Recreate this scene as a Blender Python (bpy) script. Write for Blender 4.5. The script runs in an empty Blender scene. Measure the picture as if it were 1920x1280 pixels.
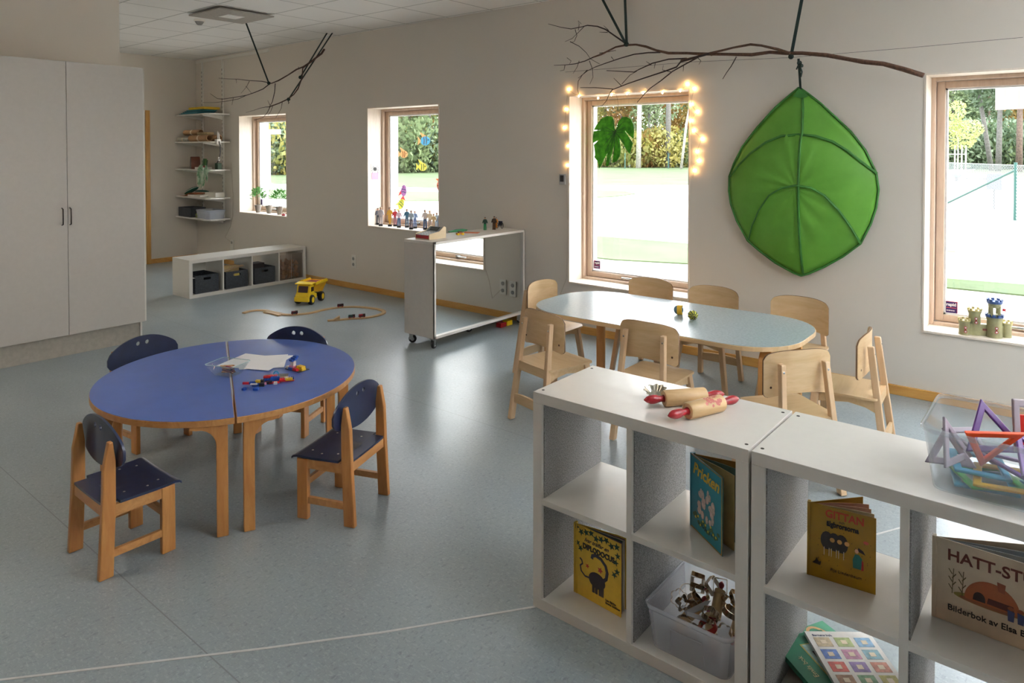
import bpy, bmesh, math, random
from math import sin, cos, pi, radians
from mathutils import Vector, Matrix
random.seed(7)
S = bpy.context.scene
COL = S.collection
# ------------------------------------------------------------ camera
cam_d = bpy.data.cameras.new('camera'); cam = bpy.data.objects.new('camera', cam_d); COL.objects.link(cam)
S.camera = cam
cam_d.sensor_width = 36; cam_d.sensor_fit = 'HORIZONTAL'
cam_d.lens = 36*1312.87/1920
cam_d.shift_y = -(640-308.07)/1920
cam_d.clip_end = 400
F_ = Vector((-0.63088525, 0.77564587, -0.0189021)); R_ = Vector((0.77579029, 0.63099064, -0.00049591)); U_ = Vector((-0.01154239, 0.01497693, 0.99982122))
cam.matrix_world = Matrix.Translation((10.4158, -5.2182, 1.623)) @ Matrix(((R_.x, U_.x, -F_.x), (R_.y, U_.y, -F_.y), (R_.z, U_.z, -F_.z))).to_4x4()
# ------------------------------------------------------------ world, sun, exposure
W = bpy.data.worlds.new('sky'); S.world = W; W.use_nodes = True
wn = W.node_tree.nodes; wl = W.node_tree.links
bg = wn['Background']; bg.inputs[1].default_value = 7.2
tc = wn.new('ShaderNodeTexCoord'); sp = wn.new('ShaderNodeSeparateXYZ'); rmp = wn.new('ShaderNodeValToRGB')
wl.new(tc.outputs['Generated'], sp.inputs[0]); wl.new(sp.outputs['Z'], rmp.inputs[0]); wl.new(rmp.outputs[0], bg.inputs[0])
rmp.color_ramp.elements[0].position = 0.0; rmp.color_ramp.elements[0].color = (1, .985, .96, 1)
rmp.color_ramp.elements[1].position = .6; rmp.color_ramp.elements[1].color = (.84, .92, 1, 1)
sun_d = bpy.data.lights.new('sun', 'SUN'); sun_d.energy = 3.2; sun_d.angle = radians(2); sun_d.color = (1, .95, .86)
sun = bpy.data.objects.new('sun', sun_d); COL.objects.link(sun)
sun.rotation_euler = Vector((.8, -.12, .55)).to_track_quat('Z', 'Y').to_euler()
S.view_settings.view_transform = 'Standard'; S.view_settings.look = 'None'
S.view_settings.exposure = 0.78; S.view_settings.gamma = 1; S.view_settings.use_curve_mapping = False
S.cycles.max_bounces = 8; S.cycles.diffuse_bounces = 5; S.cycles.transparent_max_bounces = 24
S.cycles.caustics_reflective = False; S.cycles.caustics_refractive = False
def portal(x, z, w, h, y=.5, rot=(radians(-90), 0, 0)):
    d = bpy.data.lights.new('window_portal', 'AREA'); d.shape = 'RECTANGLE'; d.size = w; d.size_y = h; d.cycles.is_portal = True
    o = bpy.data.objects.new('window_portal', d); COL.objects.link(o); o.location = (x, y, z); o.rotation_euler = rot
# ------------------------------------------------------------ materials
def srgb(r, g, b):
    f = lambda c: (c/255/12.92) if c <= 10 else ((c/255+.055)/1.055)**2.4
    return (f(r), f(g), f(b), 1)
class N:
    def __init__(s, name):
        s.m = bpy.data.materials.new(name); s.m.use_nodes = True; s.t = s.m.node_tree; s.n = s.t.nodes; s.l = s.t.links
        s.b = s.n['Principled BSDF']
    def add(s, typ, **kw):
        nd = s.n.new(typ)
        for k, v in kw.items():
            if k in nd.inputs: nd.inputs[k].default_value = v
            else: setattr(nd, k, v)
        return nd
    def tex(s, scale=(1, 1, 1)):
        c = s.add('ShaderNodeTexCoord'); mp = s.add('ShaderNodeMapping'); mp.inputs['Scale'].default_value = scale
        s.l.new(c.outputs['Object'], mp.inputs[0]); return mp.outputs[0]
    def mix(s, fac, a, b):
        x = s.add('ShaderNodeMix', data_type='RGBA')
        if isinstance(fac, float): x.inputs[0].default_value = fac
        else: s.l.new(fac, x.inputs[0])
        for i, v in ((6, a), (7, b)):
            if isinstance(v, tuple): x.inputs[i].default_value = v
            else: s.l.new(v, x.inputs[i])
        return x.outputs[2]
    def noise(s, vec, scale, detail=3, rough=.55, dist=0):
        n = s.add('ShaderNodeTexNoise'); n.inputs['Scale'].default_value = scale; n.inputs['Detail'].default_value = detail
        n.inputs['Roughness'].default_value = rough; n.inputs['Distortion'].default_value = dist; s.l.new(vec, n.inputs['Vector']); return n.outputs[0]
    def ramp(s, v, a, b, ca=(0, 0, 0, 1), cb=(1, 1, 1, 1)):
        r = s.add('ShaderNodeValToRGB'); r.color_ramp.elements[0].position = a; r.color_ramp.elements[1].position = b
        r.color_ramp.elements[0].color = ca; r.color_ramp.elements[1].color = cb; s.l.new(v, r.inputs[0]); return r.outputs[0]
    def bump(s, v, st=.2, d=.002):
        b = s.add('ShaderNodeBump'); b.inputs['Strength'].default_value = st; b.inputs['Distance'].default_value = d
        s.l.new(v, b.inputs['Height']); s.l.new(b.outputs[0], s.b.inputs['Normal'])
    def base(s, c):
        if isinstance(c, tuple): s.b.inputs['Base Color'].default_value = c
        else: s.l.new(c, s.b.inputs['Base Color'])
MC = {}
def plain(name, rgb, rough=.5, metal=0, var=.06, scale=30, bump=0, emit=0, alpha=None, coat=0, sheen=0, trans=0):
    if name in MC: return MC[name]
    s = N(name); c = srgb(*rgb); v = s.tex()
    d = tuple(max(0, x*(1-var*2)) for x in c[:3])+(1,)
    nz = s.noise(v, scale)
    s.base(s.mix(s.ramp(nz, .35, .65), c, d))
    s.b.inputs['Roughness'].default_value = rough; s.b.inputs['Metallic'].default_value = metal
    if coat: s.b.inputs['Coat Weight'].default_value = coat; s.b.inputs['Coat Roughness'].default_value = .1
    if bump: s.bump(nz, bump, .001)
    if sheen: s.b.inputs['Sheen Weight'].default_value = sheen
    if emit: s.b.inputs['Emission Color'].default_value = c; s.b.inputs['Emission Strength'].default_value = emit
    MC[name] = s.m; return s.m
def wood(name, a, b, rough=.4, scale=14, axis=0, stretch=12, coat=.1):
    if name in MC: return MC[name]
    s = N(name); sc = [stretch]*3; sc[axis] = 1.2; v = s.tex(tuple(sc))
    n1 = s.noise(v, scale/6, 4, .6, 1.2); n2 = s.noise(v, scale, 2)
    c = s.mix(s.ramp(n1, .3, .7), srgb(*a), srgb(*b)); d = tuple(x*.86 for x in srgb(*b)[:3])+(1,)
    s.base(s.mix(s.ramp(n2, .55, .8, (0, 0, 0, 1), (.35, .35, .35, 1)), c, d))
    s.b.inputs['Roughness'].default_value = rough; s.b.inputs['Coat Weight'].default_value = coat; s.b.inputs['Coat Roughness'].default_value = .25
    s.bump(n2, .08, .001); MC[name] = s.m; return s.m
def thin_glass(name, tint=(1, 1, 1, 1), rough=.02, ior=1.45, milky=0, milk=(1, 1, 1, 1)):
    if name in MC: return MC[name]
    s = N(name); s.n.remove(s.b); out = s.n['Material Output']
    t = s.add('ShaderNodeBsdfTransparent'); t.inputs[0].default_value = tint
    g = s.add('ShaderNodeBsdfGlossy'); g.inputs['Roughness'].default_value = rough
    lw = s.add('ShaderNodeLayerWeight'); lw.inputs[0].default_value = .5
    pw = s.add('ShaderNodeMath', operation='POWER'); pw.inputs[1].default_value = 5; s.l.new(lw.outputs['Facing'], pw.inputs[0])
    f = s.add('ShaderNodeMath', operation='MULTIPLY_ADD'); f.inputs[1].default_value = .8; f.inputs[2].default_value = ((ior-1)/(ior+1))**2; s.l.new(pw.outputs[0], f.inputs[0])
    mx = s.add('ShaderNodeMixShader'); s.l.new(f.outputs[0], mx.inputs[0]); s.l.new(g.outputs[0], mx.inputs[2])
    if milky:
        d = s.add('ShaderNodeBsdfTranslucent'); d.inputs[0].default_value = milk
        d2 = s.add('ShaderNodeBsdfDiffuse'); d2.inputs[0].default_value = milk
        m0 = s.add('ShaderNodeMixShader'); m0.inputs[0].default_value = .5; s.l.new(d.outputs[0], m0.inputs[1]); s.l.new(d2.outputs[0], m0.inputs[2])
        m2 = s.add('ShaderNodeMixShader'); m2.inputs[0].default_value = milky
        s.l.new(t.outputs[0], m2.inputs[1]); s.l.new(m0.outputs[0], m2.inputs[2]); s.l.new(m2.outputs[0], mx.inputs[1])
    else: s.l.new(t.outputs[0], mx.inputs[1])
    s.l.new(mx.outputs[0], out.inputs[0]); MC[name] = s.m; return s.m
def fabric_leaf(name, a, b, tr=.35, scale=40, rough=.6):
    if name in MC: return MC[name]
    s = N(name); v = s.tex(); c = s.mix(s.ramp(s.noise(v, scale), .35, .65), srgb(*a), srgb(*b)); s.base(c)
    s.b.inputs['Roughness'].default_value = rough
    t = s.add('ShaderNodeBsdfTranslucent'); s.l.new(c, t.inputs[0]); mx = s.add('ShaderNodeMixShader'); mx.inputs[0].default_value = tr
    s.l.new(s.b.outputs[0], mx.inputs[1]); s.l.new(t.outputs[0], mx.inputs[2]); s.l.new(mx.outputs[0], s.n['Material Output'].inputs[0])
    MC[name] = s.m; return s.m
def m_wall():
    s = N('painted_wall'); v = s.tex(); s.base(s.mix(s.ramp(s.noise(v, .6), .35, .65), srgb(222, 213, 201), srgb(217, 211, 201)))
    s.b.inputs['Roughness'].default_value = .75; s.bump(s.noise(v, 220, 2), .06, .001); return s.m
def m_floor():
    s = N('marbled_linoleum'); v = s.tex(); vs = s.tex((1, 1.7, 1))
    c = s.mix(s.ramp(s.noise(vs, 1.6, 1, .5), .3, .7), srgb(148, 159, 162), srgb(138, 149, 153))
    fl = s.ramp(s.noise(s.tex((1, 2.2, 1)), 55, 4, .6, .6), .52, .72, (0, 0, 0, 1), (.55, .55, .55, 1))
    c = s.mix(fl, c, srgb(178, 188, 190))
    fd = s.ramp(s.noise(s.tex((2.0, 1, 1)), 48, 4, .6, .6), .54, .72, (0, 0, 0, 1), (.6, .6, .6, 1))
    c = s.mix(fd, c, srgb(98, 110, 116))
    # sheet joints
    sx = s.add('ShaderNodeSeparateXYZ'); s.l.new(v, sx.inputs[0])
    m1 = s.add('ShaderNodeMath', operation='ADD'); m1.inputs[1].default_value = 20.11; s.l.new(sx.outputs['Y'], m1.inputs[0])
    m2 = s.add('ShaderNodeMath', operation='MODULO'); m2.inputs[1].default_value = 2.0; s.l.new(m1.outputs[0], m2.inputs[0])
    m3 = s.add('ShaderNodeMath', operation='LESS_THAN'); m3.inputs[1].default_value = .0045; s.l.new(m2.outputs[0], m3.inputs[0])
    c = s.mix(m3.outputs[0], c, srgb(118, 126, 128)); s.base(c)
    rg = s.ramp(s.noise(v, 6), .3, .7, (.30, .30, .30, 1), (.33, .33, .33, 1)); s.l.new(rg, s.b.inputs['Roughness'])
    s.b.inputs['Specular IOR Level'].default_value = .75
    s.bump(s.noise(v, 150, 2), .05, .001); return s.m
def m_ceiling():
    s = N('ceiling_tiles'); v = s.tex(); sx = s.add('ShaderNodeSeparateXYZ'); s.l.new(v, sx.inputs[0]); fac = None
    for ax, off in (('X', 10-3.53+.0075+.6*3), ('Y', 12+.65+.0075)):
        m1 = s.add('ShaderNodeMath', operation='ADD'); m1.inputs[1].default_value = off; s.l.new(sx.outputs[ax], m1.inputs[0])
        if ax == 'X': m1.inputs[1].default_value = 12-3.53+3.6*0+.0075+.0+3.6
        m2 = s.add('ShaderNodeMath', operation='MODULO'); m2.inputs[1].default_value = .6; s.l.new(m1.outputs[0], m2.inputs[0])
        m3 = s.add('ShaderNodeMath', operation='LESS_THAN'); m3.inputs[1].default_value = .015; s.l.new(m2.outputs[0], m3.inputs[0])
        if fac is None: fac = m3.outputs[0]
        else:
            mx = s.add('ShaderNodeMath', operation='MAXIMUM'); s.l.new(fac, mx.inputs[0]); s.l.new(m3.outputs[0], mx.inputs[1]); fac = mx.outputs[0]
    s.base(s.mix(fac, srgb(243, 240, 236), srgb(190, 187, 182))); s.b.inputs['Roughness'].default_value = .8
    return s.m
M_WALL = m_wall(); M_FLOOR = m_floor(); M_CEIL = m_ceiling()
WHITE = plain('white_laminate', (222, 218, 210), .35, var=.01, coat=.15)
WHITE2 = plain('white_paint', (228, 224, 216), .5, var=.01)
PANEL = plain('grey_white_door_front', (196, 191, 184), .4, var=.015)
REVEAL = wood('whitewashed_wood', (238, 228, 214), (226, 212, 196), .5, 10, 2, 8)
FRAMEW = wood('pale_window_wood', (214, 190, 168), (198, 172, 150), .45, 12, 2, 10)
OAK = wood('oiled_pine_skirting', (206, 158, 84), (184, 132, 62), .45, 10, 0, 10)
BIRCH = wood('birch_veneer', (214, 186, 146), (200, 168, 124), .42, 12, 0, 9)
BIRCHL = wood('birch_solid', (216, 186, 150), (202, 168, 130), .42, 12, 2, 9)
BEECH = wood('honey_beech', (196, 140, 78), (172, 112, 56), .4, 12, 2, 9)
BEECHT = wood('honey_beech_edge', (198, 146, 88), (170, 114, 60), .4, 12, 0, 9)
EDGE = wood('plywood_edge_dark', (120, 88, 58), (92, 64, 40), .5, 30, 0, 3)
BLUE = plain('royal_blue_laminate', (70, 96, 166), .32, var=.05, scale=8, coat=.1)
NAVY = plain('navy_lacquer', (32, 42, 72), .32, var=.14, scale=18, coat=.25)
GREYLIN = plain('blue_grey_linoleum_top', (164, 178, 182), .25, var=.07, scale=70)
CHROME = plain('brushed_steel', (190, 190, 188), .25, 1, .02)
BLACK = plain('black_plastic', (22, 22, 24), .4, var=.03)
RUBBER = plain('grey_rubber', (70, 70, 74), .7)
FELT = plain('mottled_grey_felt', (164, 163, 162), .95, var=.3, scale=260, bump=.8)
FELTD = plain('charcoal_felt', (74, 78, 84), .95, var=.3, scale=160, bump=.6)
BARK = plain('brown_bark', (96, 66, 48), .85, var=.25, scale=60, bump=.8)
TWIG = plain('dark_twig', (52, 36, 32), .85, var=.2, scale=90, bump=.5)
STRAP = plain('dark_green_webbing', (22, 42, 38), .8, var=.1)
RED = plain('red_lacquer', (158, 22, 34), .35, coat=.2)
PAPER = plain('white_paper', (232, 230, 226), .7, var=.01)
YEL = plain('yellow_plastic', (242, 204, 28), .35, var=.03)
GLASS = thin_glass('window_glass', (1, 1, 1, 1), .01, 1.4)
CLEAR = thin_glass('clear_plastic', (.92, .94, .95, 1), .08, 1.45, .12, (.85, .87, .9, 1))
MILKY = thin_glass('milky_plastic', (.92, .94, .97, 1), .15, 1.45, .42, (.86, .89, .95, 1))
BOWLG = thin_glass('bowl_glass', (.95, .98, .98, 1), .02, 1.5, .03)
FROST = thin_glass('frosted_bin', (.94, .95, .97, 1), .12, 1.45, .26, (.93, .94, .98, 1))
# ------------------------------------------------------------ mesh helpers
class MB:
    def __init__(s): s.v = []; s.f = []
    def vf(s, vs, fs):
        o = len(s.v); s.v += [tuple(v) for v in vs]; s.f += [tuple(i+o for i in f) for f in fs]; return s
    def box(s, x0, x1, y0, y1, z0, z1, M=None):
        vs = [Vector((x, y, z)) for z in (z0, z1) for y in (y0, y1) for x in (x0, x1)]
        if M: vs = [M @ v for v in vs]
        return s.vf(vs, [(0, 2, 3, 1), (4, 5, 7, 6), (0, 1, 5, 4), (2, 6, 7, 3), (0, 4, 6, 2), (1, 3, 7, 5)])
    def hexa(s, b, t):   # 4 bottom points, 4 top points (same order)
        return s.vf(list(b)+list(t), [(3, 2, 1, 0), (4, 5, 6, 7), (0, 1, 5, 4), (1, 2, 6, 5), (2, 3, 7, 6), (3, 0, 4, 7)])
    def prism(s, poly, a, b, ax='z', M=None):
        n = len(poly)
        if ax == 'z': vs = [(x, y, a) for x, y in poly]+[(x, y, b) for x, y in poly]
        elif ax == 'y': vs = [(x, a, z) for x, z in poly]+[(x, b, z) for x, z in poly]
        else: vs = [(a, y, z) for y, z in poly]+[(b, y, z) for y, z in poly]
        if M: vs = [M @ Vector(v) for v in vs]
        return s.vf(vs, [tuple(range(n))[::-1], tuple(range(n, 2*n))]+[(i, (i+1) % n, n+(i+1) % n, n+i) for i in range(n)])
    def tube(s, pts, rad, seg=8, cap=True, flat=None):
        pts = [Vector(p) for p in pts]; n = len(pts)
        if not isinstance(rad, (list, tuple)): rad = [rad]*n
        vs = []; up = Vector((0, 0, 1)); prev = None
        for i, p in enumerate(pts):
            t = (pts[min(i+1, n-1)]-pts[max(i-1, 0)])
            if t.length < 1e-9: t = Vector((0, 0, 1))
            t.normalize()
            a = prev if prev else (up if abs(t.z) < .9 else Vector((1, 0, 0)))
            x = a-t*a.dot(t)
            if x.length < 1e-6: x = t.orthogonal()
            x.normalize(); prev = x; y = t.cross(x)
            for k in range(seg):
                an = 2*pi*k/seg; rx = rad[i]; ry = rad[i] if flat is None else flat
                vs.append(p+x*cos(an)*rx+y*sin(an)*ry)
        fs = [(i*seg+k, i*seg+(k+1) % seg, (i+1)*seg+(k+1) % seg, (i+1)*seg+k) for i in range(n-1) for k in range(seg)]
        if cap: fs += [tuple(range(seg))[::-1], tuple((n-1)*seg+k for k in range(seg))]
        return s.vf(vs, fs)
    def strip(s, pts, w, t, side):   # flat band along pts: width w along side, thickness t
        pts = [Vector(p) for p in pts]; side = Vector(side).normalized(); vs = []; n = len(pts)
        for i, p in enumerate(pts):
            tg = (pts[min(i+1, n-1)]-pts[max(i-1, 0)]).normalized(); nn = tg.cross(side).normalized()
            for a, b in ((-1, -1), (1, -1), (1, 1), (-1, 1)): vs.append(p+side*a*w/2+nn*b*t/2)
        fs = [(i*4+k, i*4+(k+1) % 4, (i+1)*4+(k+1) % 4, (i+1)*4+k) for i in range(n-1) for k in range(4)]
        fs += [(3, 2, 1, 0), tuple((n-1)*4+k for k in range(4))]
        return s.vf(vs, fs)
    def lathe(s, prof, seg=20, c=(0, 0, 0), M=None, cap=True):
        vs = []
        for r, z in prof:
            for k in range(seg):
                a = 2*pi*k/seg; v = Vector((c[0]+r*cos(a), c[1]+r*sin(a), c[2]+z)); vs.append(M @ v if M else v)
        n = len(prof)
        fs = [(i*seg+k, i*seg+(k+1) % seg, (i+1)*seg+(k+1) % seg, (i+1)*seg+k) for i in range(n-1) for k in range(seg)]
        if cap: fs += [tuple(range(seg))[::-1], tuple((n-1)*seg+k for k in range(seg))]
        return s.vf(vs, fs)
    def cyl(s, p0, p1, r0, r1=None, seg=16): return s.tube([p0, p1], [r0, r0 if r1 is None else r1], seg)
    def ball(s, c, r, seg=12, rings=8, sc=(1, 1, 1), M=None):
        vs = []
        for i in range(1, rings):
            th = pi*i/rings
            for k in range(seg):
                a = 2*pi*k/seg; vs.append(Vector((c[0]+r*sc[0]*sin(th)*cos(a), c[1]+r*sc[1]*sin(th)*sin(a), c[2]+r*sc[2]*cos(th))))
        vs += [Vector((c[0], c[1], c[2]+r*sc[2])), Vector((c[0], c[1], c[2]-r*sc[2]))]
        if M: vs = [M @ v for v in vs]
        n = rings-1
        fs = [(i*seg+k, (i+1)*seg+k, (i+1)*seg+(k+1) % seg, i*seg+(k+1) % seg) for i in range(n-1) for k in range(seg)]
        fs += [(n*seg, k, (k+1) % seg) for k in range(seg)]+[(n*seg+1, (n-1)*seg+(k+1) % seg, (n-1)*seg+k) for k in range(seg)]
        return s.vf(vs, fs)
    def build(s, name, mat, parent=None, bevel=0, smooth=False, loc=None, seg=2):
        me = bpy.data.meshes.new(name); me.from_pydata(s.v, [], s.f); me.update()
        bm = bmesh.new(); bm.from_mesh(me); bmesh.ops.recalc_face_normals(bm, faces=bm.faces); bm.to_mesh(me); bm.free()
        me.materials.append(mat); o = bpy.data.objects.new(name, me); COL.objects.link(o)
        if parent: o.parent = parent
        if loc: o.location = loc
        if smooth:
            for p in me.polygons: p.use_smooth = True
            if smooth == 2:
                me.set_sharp_from_angle(angle=radians(40))
        if bevel:
            m = o.modifiers.new('bevel', 'BEVEL'); m.width = bevel; m.segments = seg; m.limit_method = 'ANGLE'; m.angle_limit = radians(40)
        return o
def BX(*a, **k): return MB().box(*a, **k)
def tag(o, label=None, cat=None, group=None, kind=None):
    if label: o['label'] = label
    if cat: o['category'] = cat
    if group: o['group'] = group
    if kind: o['kind'] = kind
    return o
def thing(name, label, cat, loc=(0, 0, 0), rz=0, group=None, kind=None):
    o = bpy.data.objects.new(name, None); COL.objects.link(o); o.location = loc; o.rotation_euler = (0, 0, rz); o.empty_display_size = .05
    return tag(o, label, cat, group, kind)
def struct(o): o['kind'] = 'structure'; return o
def copy_tree(o, parent=None):
    c = o.copy(); COL.objects.link(c)
    if parent: c.parent = parent
    for ch in list(o.children): copy_tree(ch, c)
    return c
def text(name, body, size, mat, parent, loc, rot=(pi/2, 0, 0), extrude=.0006, align='LEFT', space=1.0, sx=1.0, shear=0, offset=0):
    cu = bpy.data.curves.new(name, 'FONT'); cu.body = body; cu.size = size; cu.extrude = extrude; cu.align_x = align; cu.space_character = space; cu.shear = shear
    cu.resolution_u = 3; cu.offset = offset
    t = bpy.data.objects.new(name+'_tmp', cu); COL.objects.link(t)
    bpy.context.view_layer.update()
    me = bpy.data.meshes.new_from_object(t.evaluated_get(bpy.context.evaluated_depsgraph_get()))
    bpy.data.objects.remove(t); me.materials.clear(); me.materials.append(mat)
    o = bpy.data.objects.new(name, me); COL.objects.link(o); o.parent = parent; o.location = loc; o.rotation_euler = rot; o.scale = (sx, 1, 1)
    return o
def rrect(x0, x1, y0, y1, r, n=5):
    out = []
    for cx, cy, a0 in ((x1-r, y1-r, 0), (x0+r, y1-r, 90), (x0+r, y0+r, 180), (x1-r, y0+r, 270)):
        for k in range(n+1):
            a = radians(a0+90*k/n); out.append((cx+r*cos(a), cy+r*sin(a)))
    return out
# ============================================================ ROOM
RX1, RY0, H = 14.6, -7.6, 3.0
M_DARK = wood('bounce_cutting_brown', (128, 92, 66), (104, 72, 50), .6, 10, 2, 4)  # unseen front wall made dark brown and moved in to cut bounced light
floor = struct(BX(-.2, RX1+.2, RY0-.2, .45, -.2, 0).build('floor', M_FLOOR))
ceiling = struct(BX(-.2, RX1+.2, RY0-.2, .45, H, H+.25).build('ceiling', M_CEIL))
WINS = [(1.224, 2.395, .757), (4.019, 5.190, .748), (6.828, 7.997, .431), (9.619, 10.788, .441), (12.42, 13.59, .441)]
ZT = 2.125
w = MB(); xs = -.2
for x0, x1, zb in WINS:
    w.box(xs, x0, 0, .45, 0, H); w.box(x0, x1, 0, .45, 0, zb); w.box(x0, x1, 0, .45, ZT, H); xs = x1
w.box(xs, RX1+.2, 0, .45, 0, H)
struct(w.build('wall_window_side', M_WALL))
struct(BX(-.2, 0, RY0, 0, 0, H).build('wall_left', M_WALL))
struct(BX(3.2, 3.58, RY0, -2.50, 0, H).build('wall_alcove', M_WALL))
struct(BX(RX1, RX1+.2, RY0, 0, 0, H).build('wall_right', M_WALL))
struct(BX(3.58, RX1, RY0-.2, RY0, 0, H).build('wall_front', M_DARK))
struct(BX(-.2, 3.2, RY0-.2, RY0, 0, H).build('wall_front', M_DARK))
struct(BX(.014, RX1, -.014, 0, 0, .066).build('baseboard_window_side', OAK, bevel=.003))
struct(BX(0, .014, -.69, 0, 0, .066).build('baseboard_left', OAK, bevel=.003))
struct(BX(0, .03, -.745, -.69, 0, 2.21).build('trim_1', wood('oak_casing', (206, 160, 88), (186, 136, 66), .45, 10, 2, 10)))
# white floor line
fl = MB(); fl.strip([(7.45, -5.06, .001), (7.858, -4.566, .001), (8.369, -3.973, .001), (8.608, -3.681, .001), (8.92, -3.26, .001), (9.32, -2.66, .001), (9.765, -1.961, .001), (9.9, -1.72, .001), (10.4, -.8, .001)], .009, .0016, (.77, -.6, 0))
struct(fl.build('trim_2', plain('white_floor_weld', (206, 206, 202), .5)))
for i, (x0, x1, zb) in enumerate(WINS):
    t = thing('window_%d' % (i+1), None, None, (x0, 0, zb)); struct(t)
    wd = x1-x0; h = ZT-zb; e = .012
    mb = MB()   # lining boards
    mb.box(0, e, -.004, .2, 0, h); mb.box(wd-e, wd, -.004, .2, 0, h); mb.box(e, wd-e, -.004, .2, h-e, h)
    mb.build('reveal_lining', REVEAL, t)
    BX(e, wd-e, -.012, .205, 0, .016).build('sill', REVEAL, t, bevel=.003)
    mb = MB(); f = .036
    mb.box(0, f, .2, .29, 0, h); mb.box(wd-f, wd, .2, .29, 0, h); mb.box(f, wd-f, .2, .29, h-f, h); mb.box(f, wd-f, .2, .29, 0, f)
    mb.build('outer_frame', FRAMEW, t, bevel=.003)
    g = f+.003; sw = .048; sh = .045; mb = MB()
    mb.box(g, g+sw, .245, .31, g, h-g); mb.box(wd-g-sw, wd-g, .245, .31, g, h-g); mb.box(g+sw, wd-g-sw, .245, .31, h-g-sh, h-g); mb.box(g+sw, wd-g-sw, .245, .31, g, g+sh)
    mb.build('sash', FRAMEW, t, bevel=.004)
    mb = MB(); b = .012
    mb.box(g+sw, g+sw+b, .262, .30, g+sh, h-g-sh); mb.box(wd-g-sw-b, wd-g-sw, .262, .30, g+sh, h-g-sh); mb.box(g+sw, wd-g-sw, .262, .30, h-g-sh-b, h-g-sh); mb.box(g+sw, wd-g-sw, .262, .30, g+sh, g+sh+b)
    mb.build('glazing_bead', plain('white_bead', (236, 236, 234), .4), t)
    BX(g+sw, wd-g-sw, .279, .283, g+sh, h-g-sh).build('pane', GLASS, t)
    hd = MB(); hd.box(wd/2-.03, wd/2+.03, .228, .245, g+.008, g+.036); hd.tube([(wd/2, .224, g+.022), (wd/2-.05, .20, g+.026), (wd/2-.15, .20, g+.026)], .009, 8)
    hd.build('handle', CHROME, t, smooth=True)
    mb = MB(); mb.box(.0, .02, .29, .45, 0, h); mb.box(wd-.02, wd, .29, .45, 0, h); mb.box(0, wd, .29, .49, -.01, .03); mb.box(0, wd, .29, .45, h-.02, h)
    mb.build('outer_lining', plain('white_outer_board', (232, 232, 230), .5), t)
    portal((x0+x1)/2, (zb+ZT)/2, wd, h)
# suspended lamps added unseen as fill (up and down light) and recessed panels
def ceiling_lamp(x, y, k):
    t = thing('ceiling_light', 'square recessed ceiling light panel in the white tiled ceiling', 'lamp', (x, y, H), 0, 'square ceiling light panels')
    mb = MB(); a = .29; b = .265
    mb.box(-a, a, -a, -b, -.012, 0); mb.box(-a, a, b, a, -.012, 0); mb.box(-a, -b, -b, b, -.012, 0); mb.box(b, a, -b, b, -.012, 0); mb.build('frame', WHITE2, t)
    BX(-b, b, -b, b, -.008, -.002).build('diffuser', plain('lamp_diffuser', (255, 240, 222), .6, var=0, emit=LAMP), t)
def fill_pendant(x, y):
    t = thing('fill_light', 'long white suspended lamp added as unseen fill, shining mostly up at the ceiling', 'lamp', (x, y, 2.62), 0, 'added fill lamps outside the view')
    BX(-.75, .75, -.09, .09, -.03, .03).build('housing', WHITE2, t, bevel=.006)
    BX(-.72, .72, -.075, .075, .031, .034).build('upper_diffuser', plain('fill_up' if FILL_DN > 1 else 'fill_up_warm', (240, 246, 255) if FILL_DN > 1 else (255, 246, 232), .6, var=0, emit=FILL_UP), t)
    BX(-.72, .72, -.07, .07, -.034, -.031).build('lower_diffuser', plain('fill_down' if FILL_DN > 1 else 'fill_down_dim', (240, 246, 255), .6, var=0, emit=FILL_DN), t)
    for sx in (-.6, .6): MB().cyl((sx, 0, .03), (sx, 0, .38), .002, None, 6).build('suspension_wire', CHROME, t)
LAMP = 9.0; FILL_UP = 62.0; FILL_DN = 24.0
for x, y in [(11.9, -1.1), (13.6, -1.1), (11.9, -2.9), (13.6, -2.9)]: fill_pendant(x, y)
FILL_DN = .5; FILL_UP = 66.0
for x, y in [(6.4, -5.6), (1.9, -4.3)]: fill_pendant(x, y)
# ceiling vent + smoke detector
v = thing('ceiling_vent', 'square grey ceiling air diffuser plate with a near-white square in the middle', 'vent', (3.80, -1.53, H))
BX(-.30, .30, -.29, .29, -.03, -.018).build('plate', plain('vent_plate', (168, 160, 150), .6), v, bevel=.004)
BX(-.2, .2, -.2, .2, -.018, 0).build('neck', WHITE2, v)
BX(-.09, .09, -.09, .09, -.034, -.03).build('centre_square', plain('vent_centre', (238, 236, 230), .5), v)  # small near-white square at the centre of the vent
v = thing('smoke_detector', 'small round white smoke detector on the ceiling beside the vent', 'smoke detector', (3.232, -1.573, H))
MB().lathe([(.055, -.02), (.055, 0)], 20).build('base', WHITE2, v, smooth=2)
MB().lathe([(.018, -.055), (.03, -.045), (.045, -.02)], 20).build('sensor', plain('sensor_grey', (150, 148, 146), .5), v, smooth=2)
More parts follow.
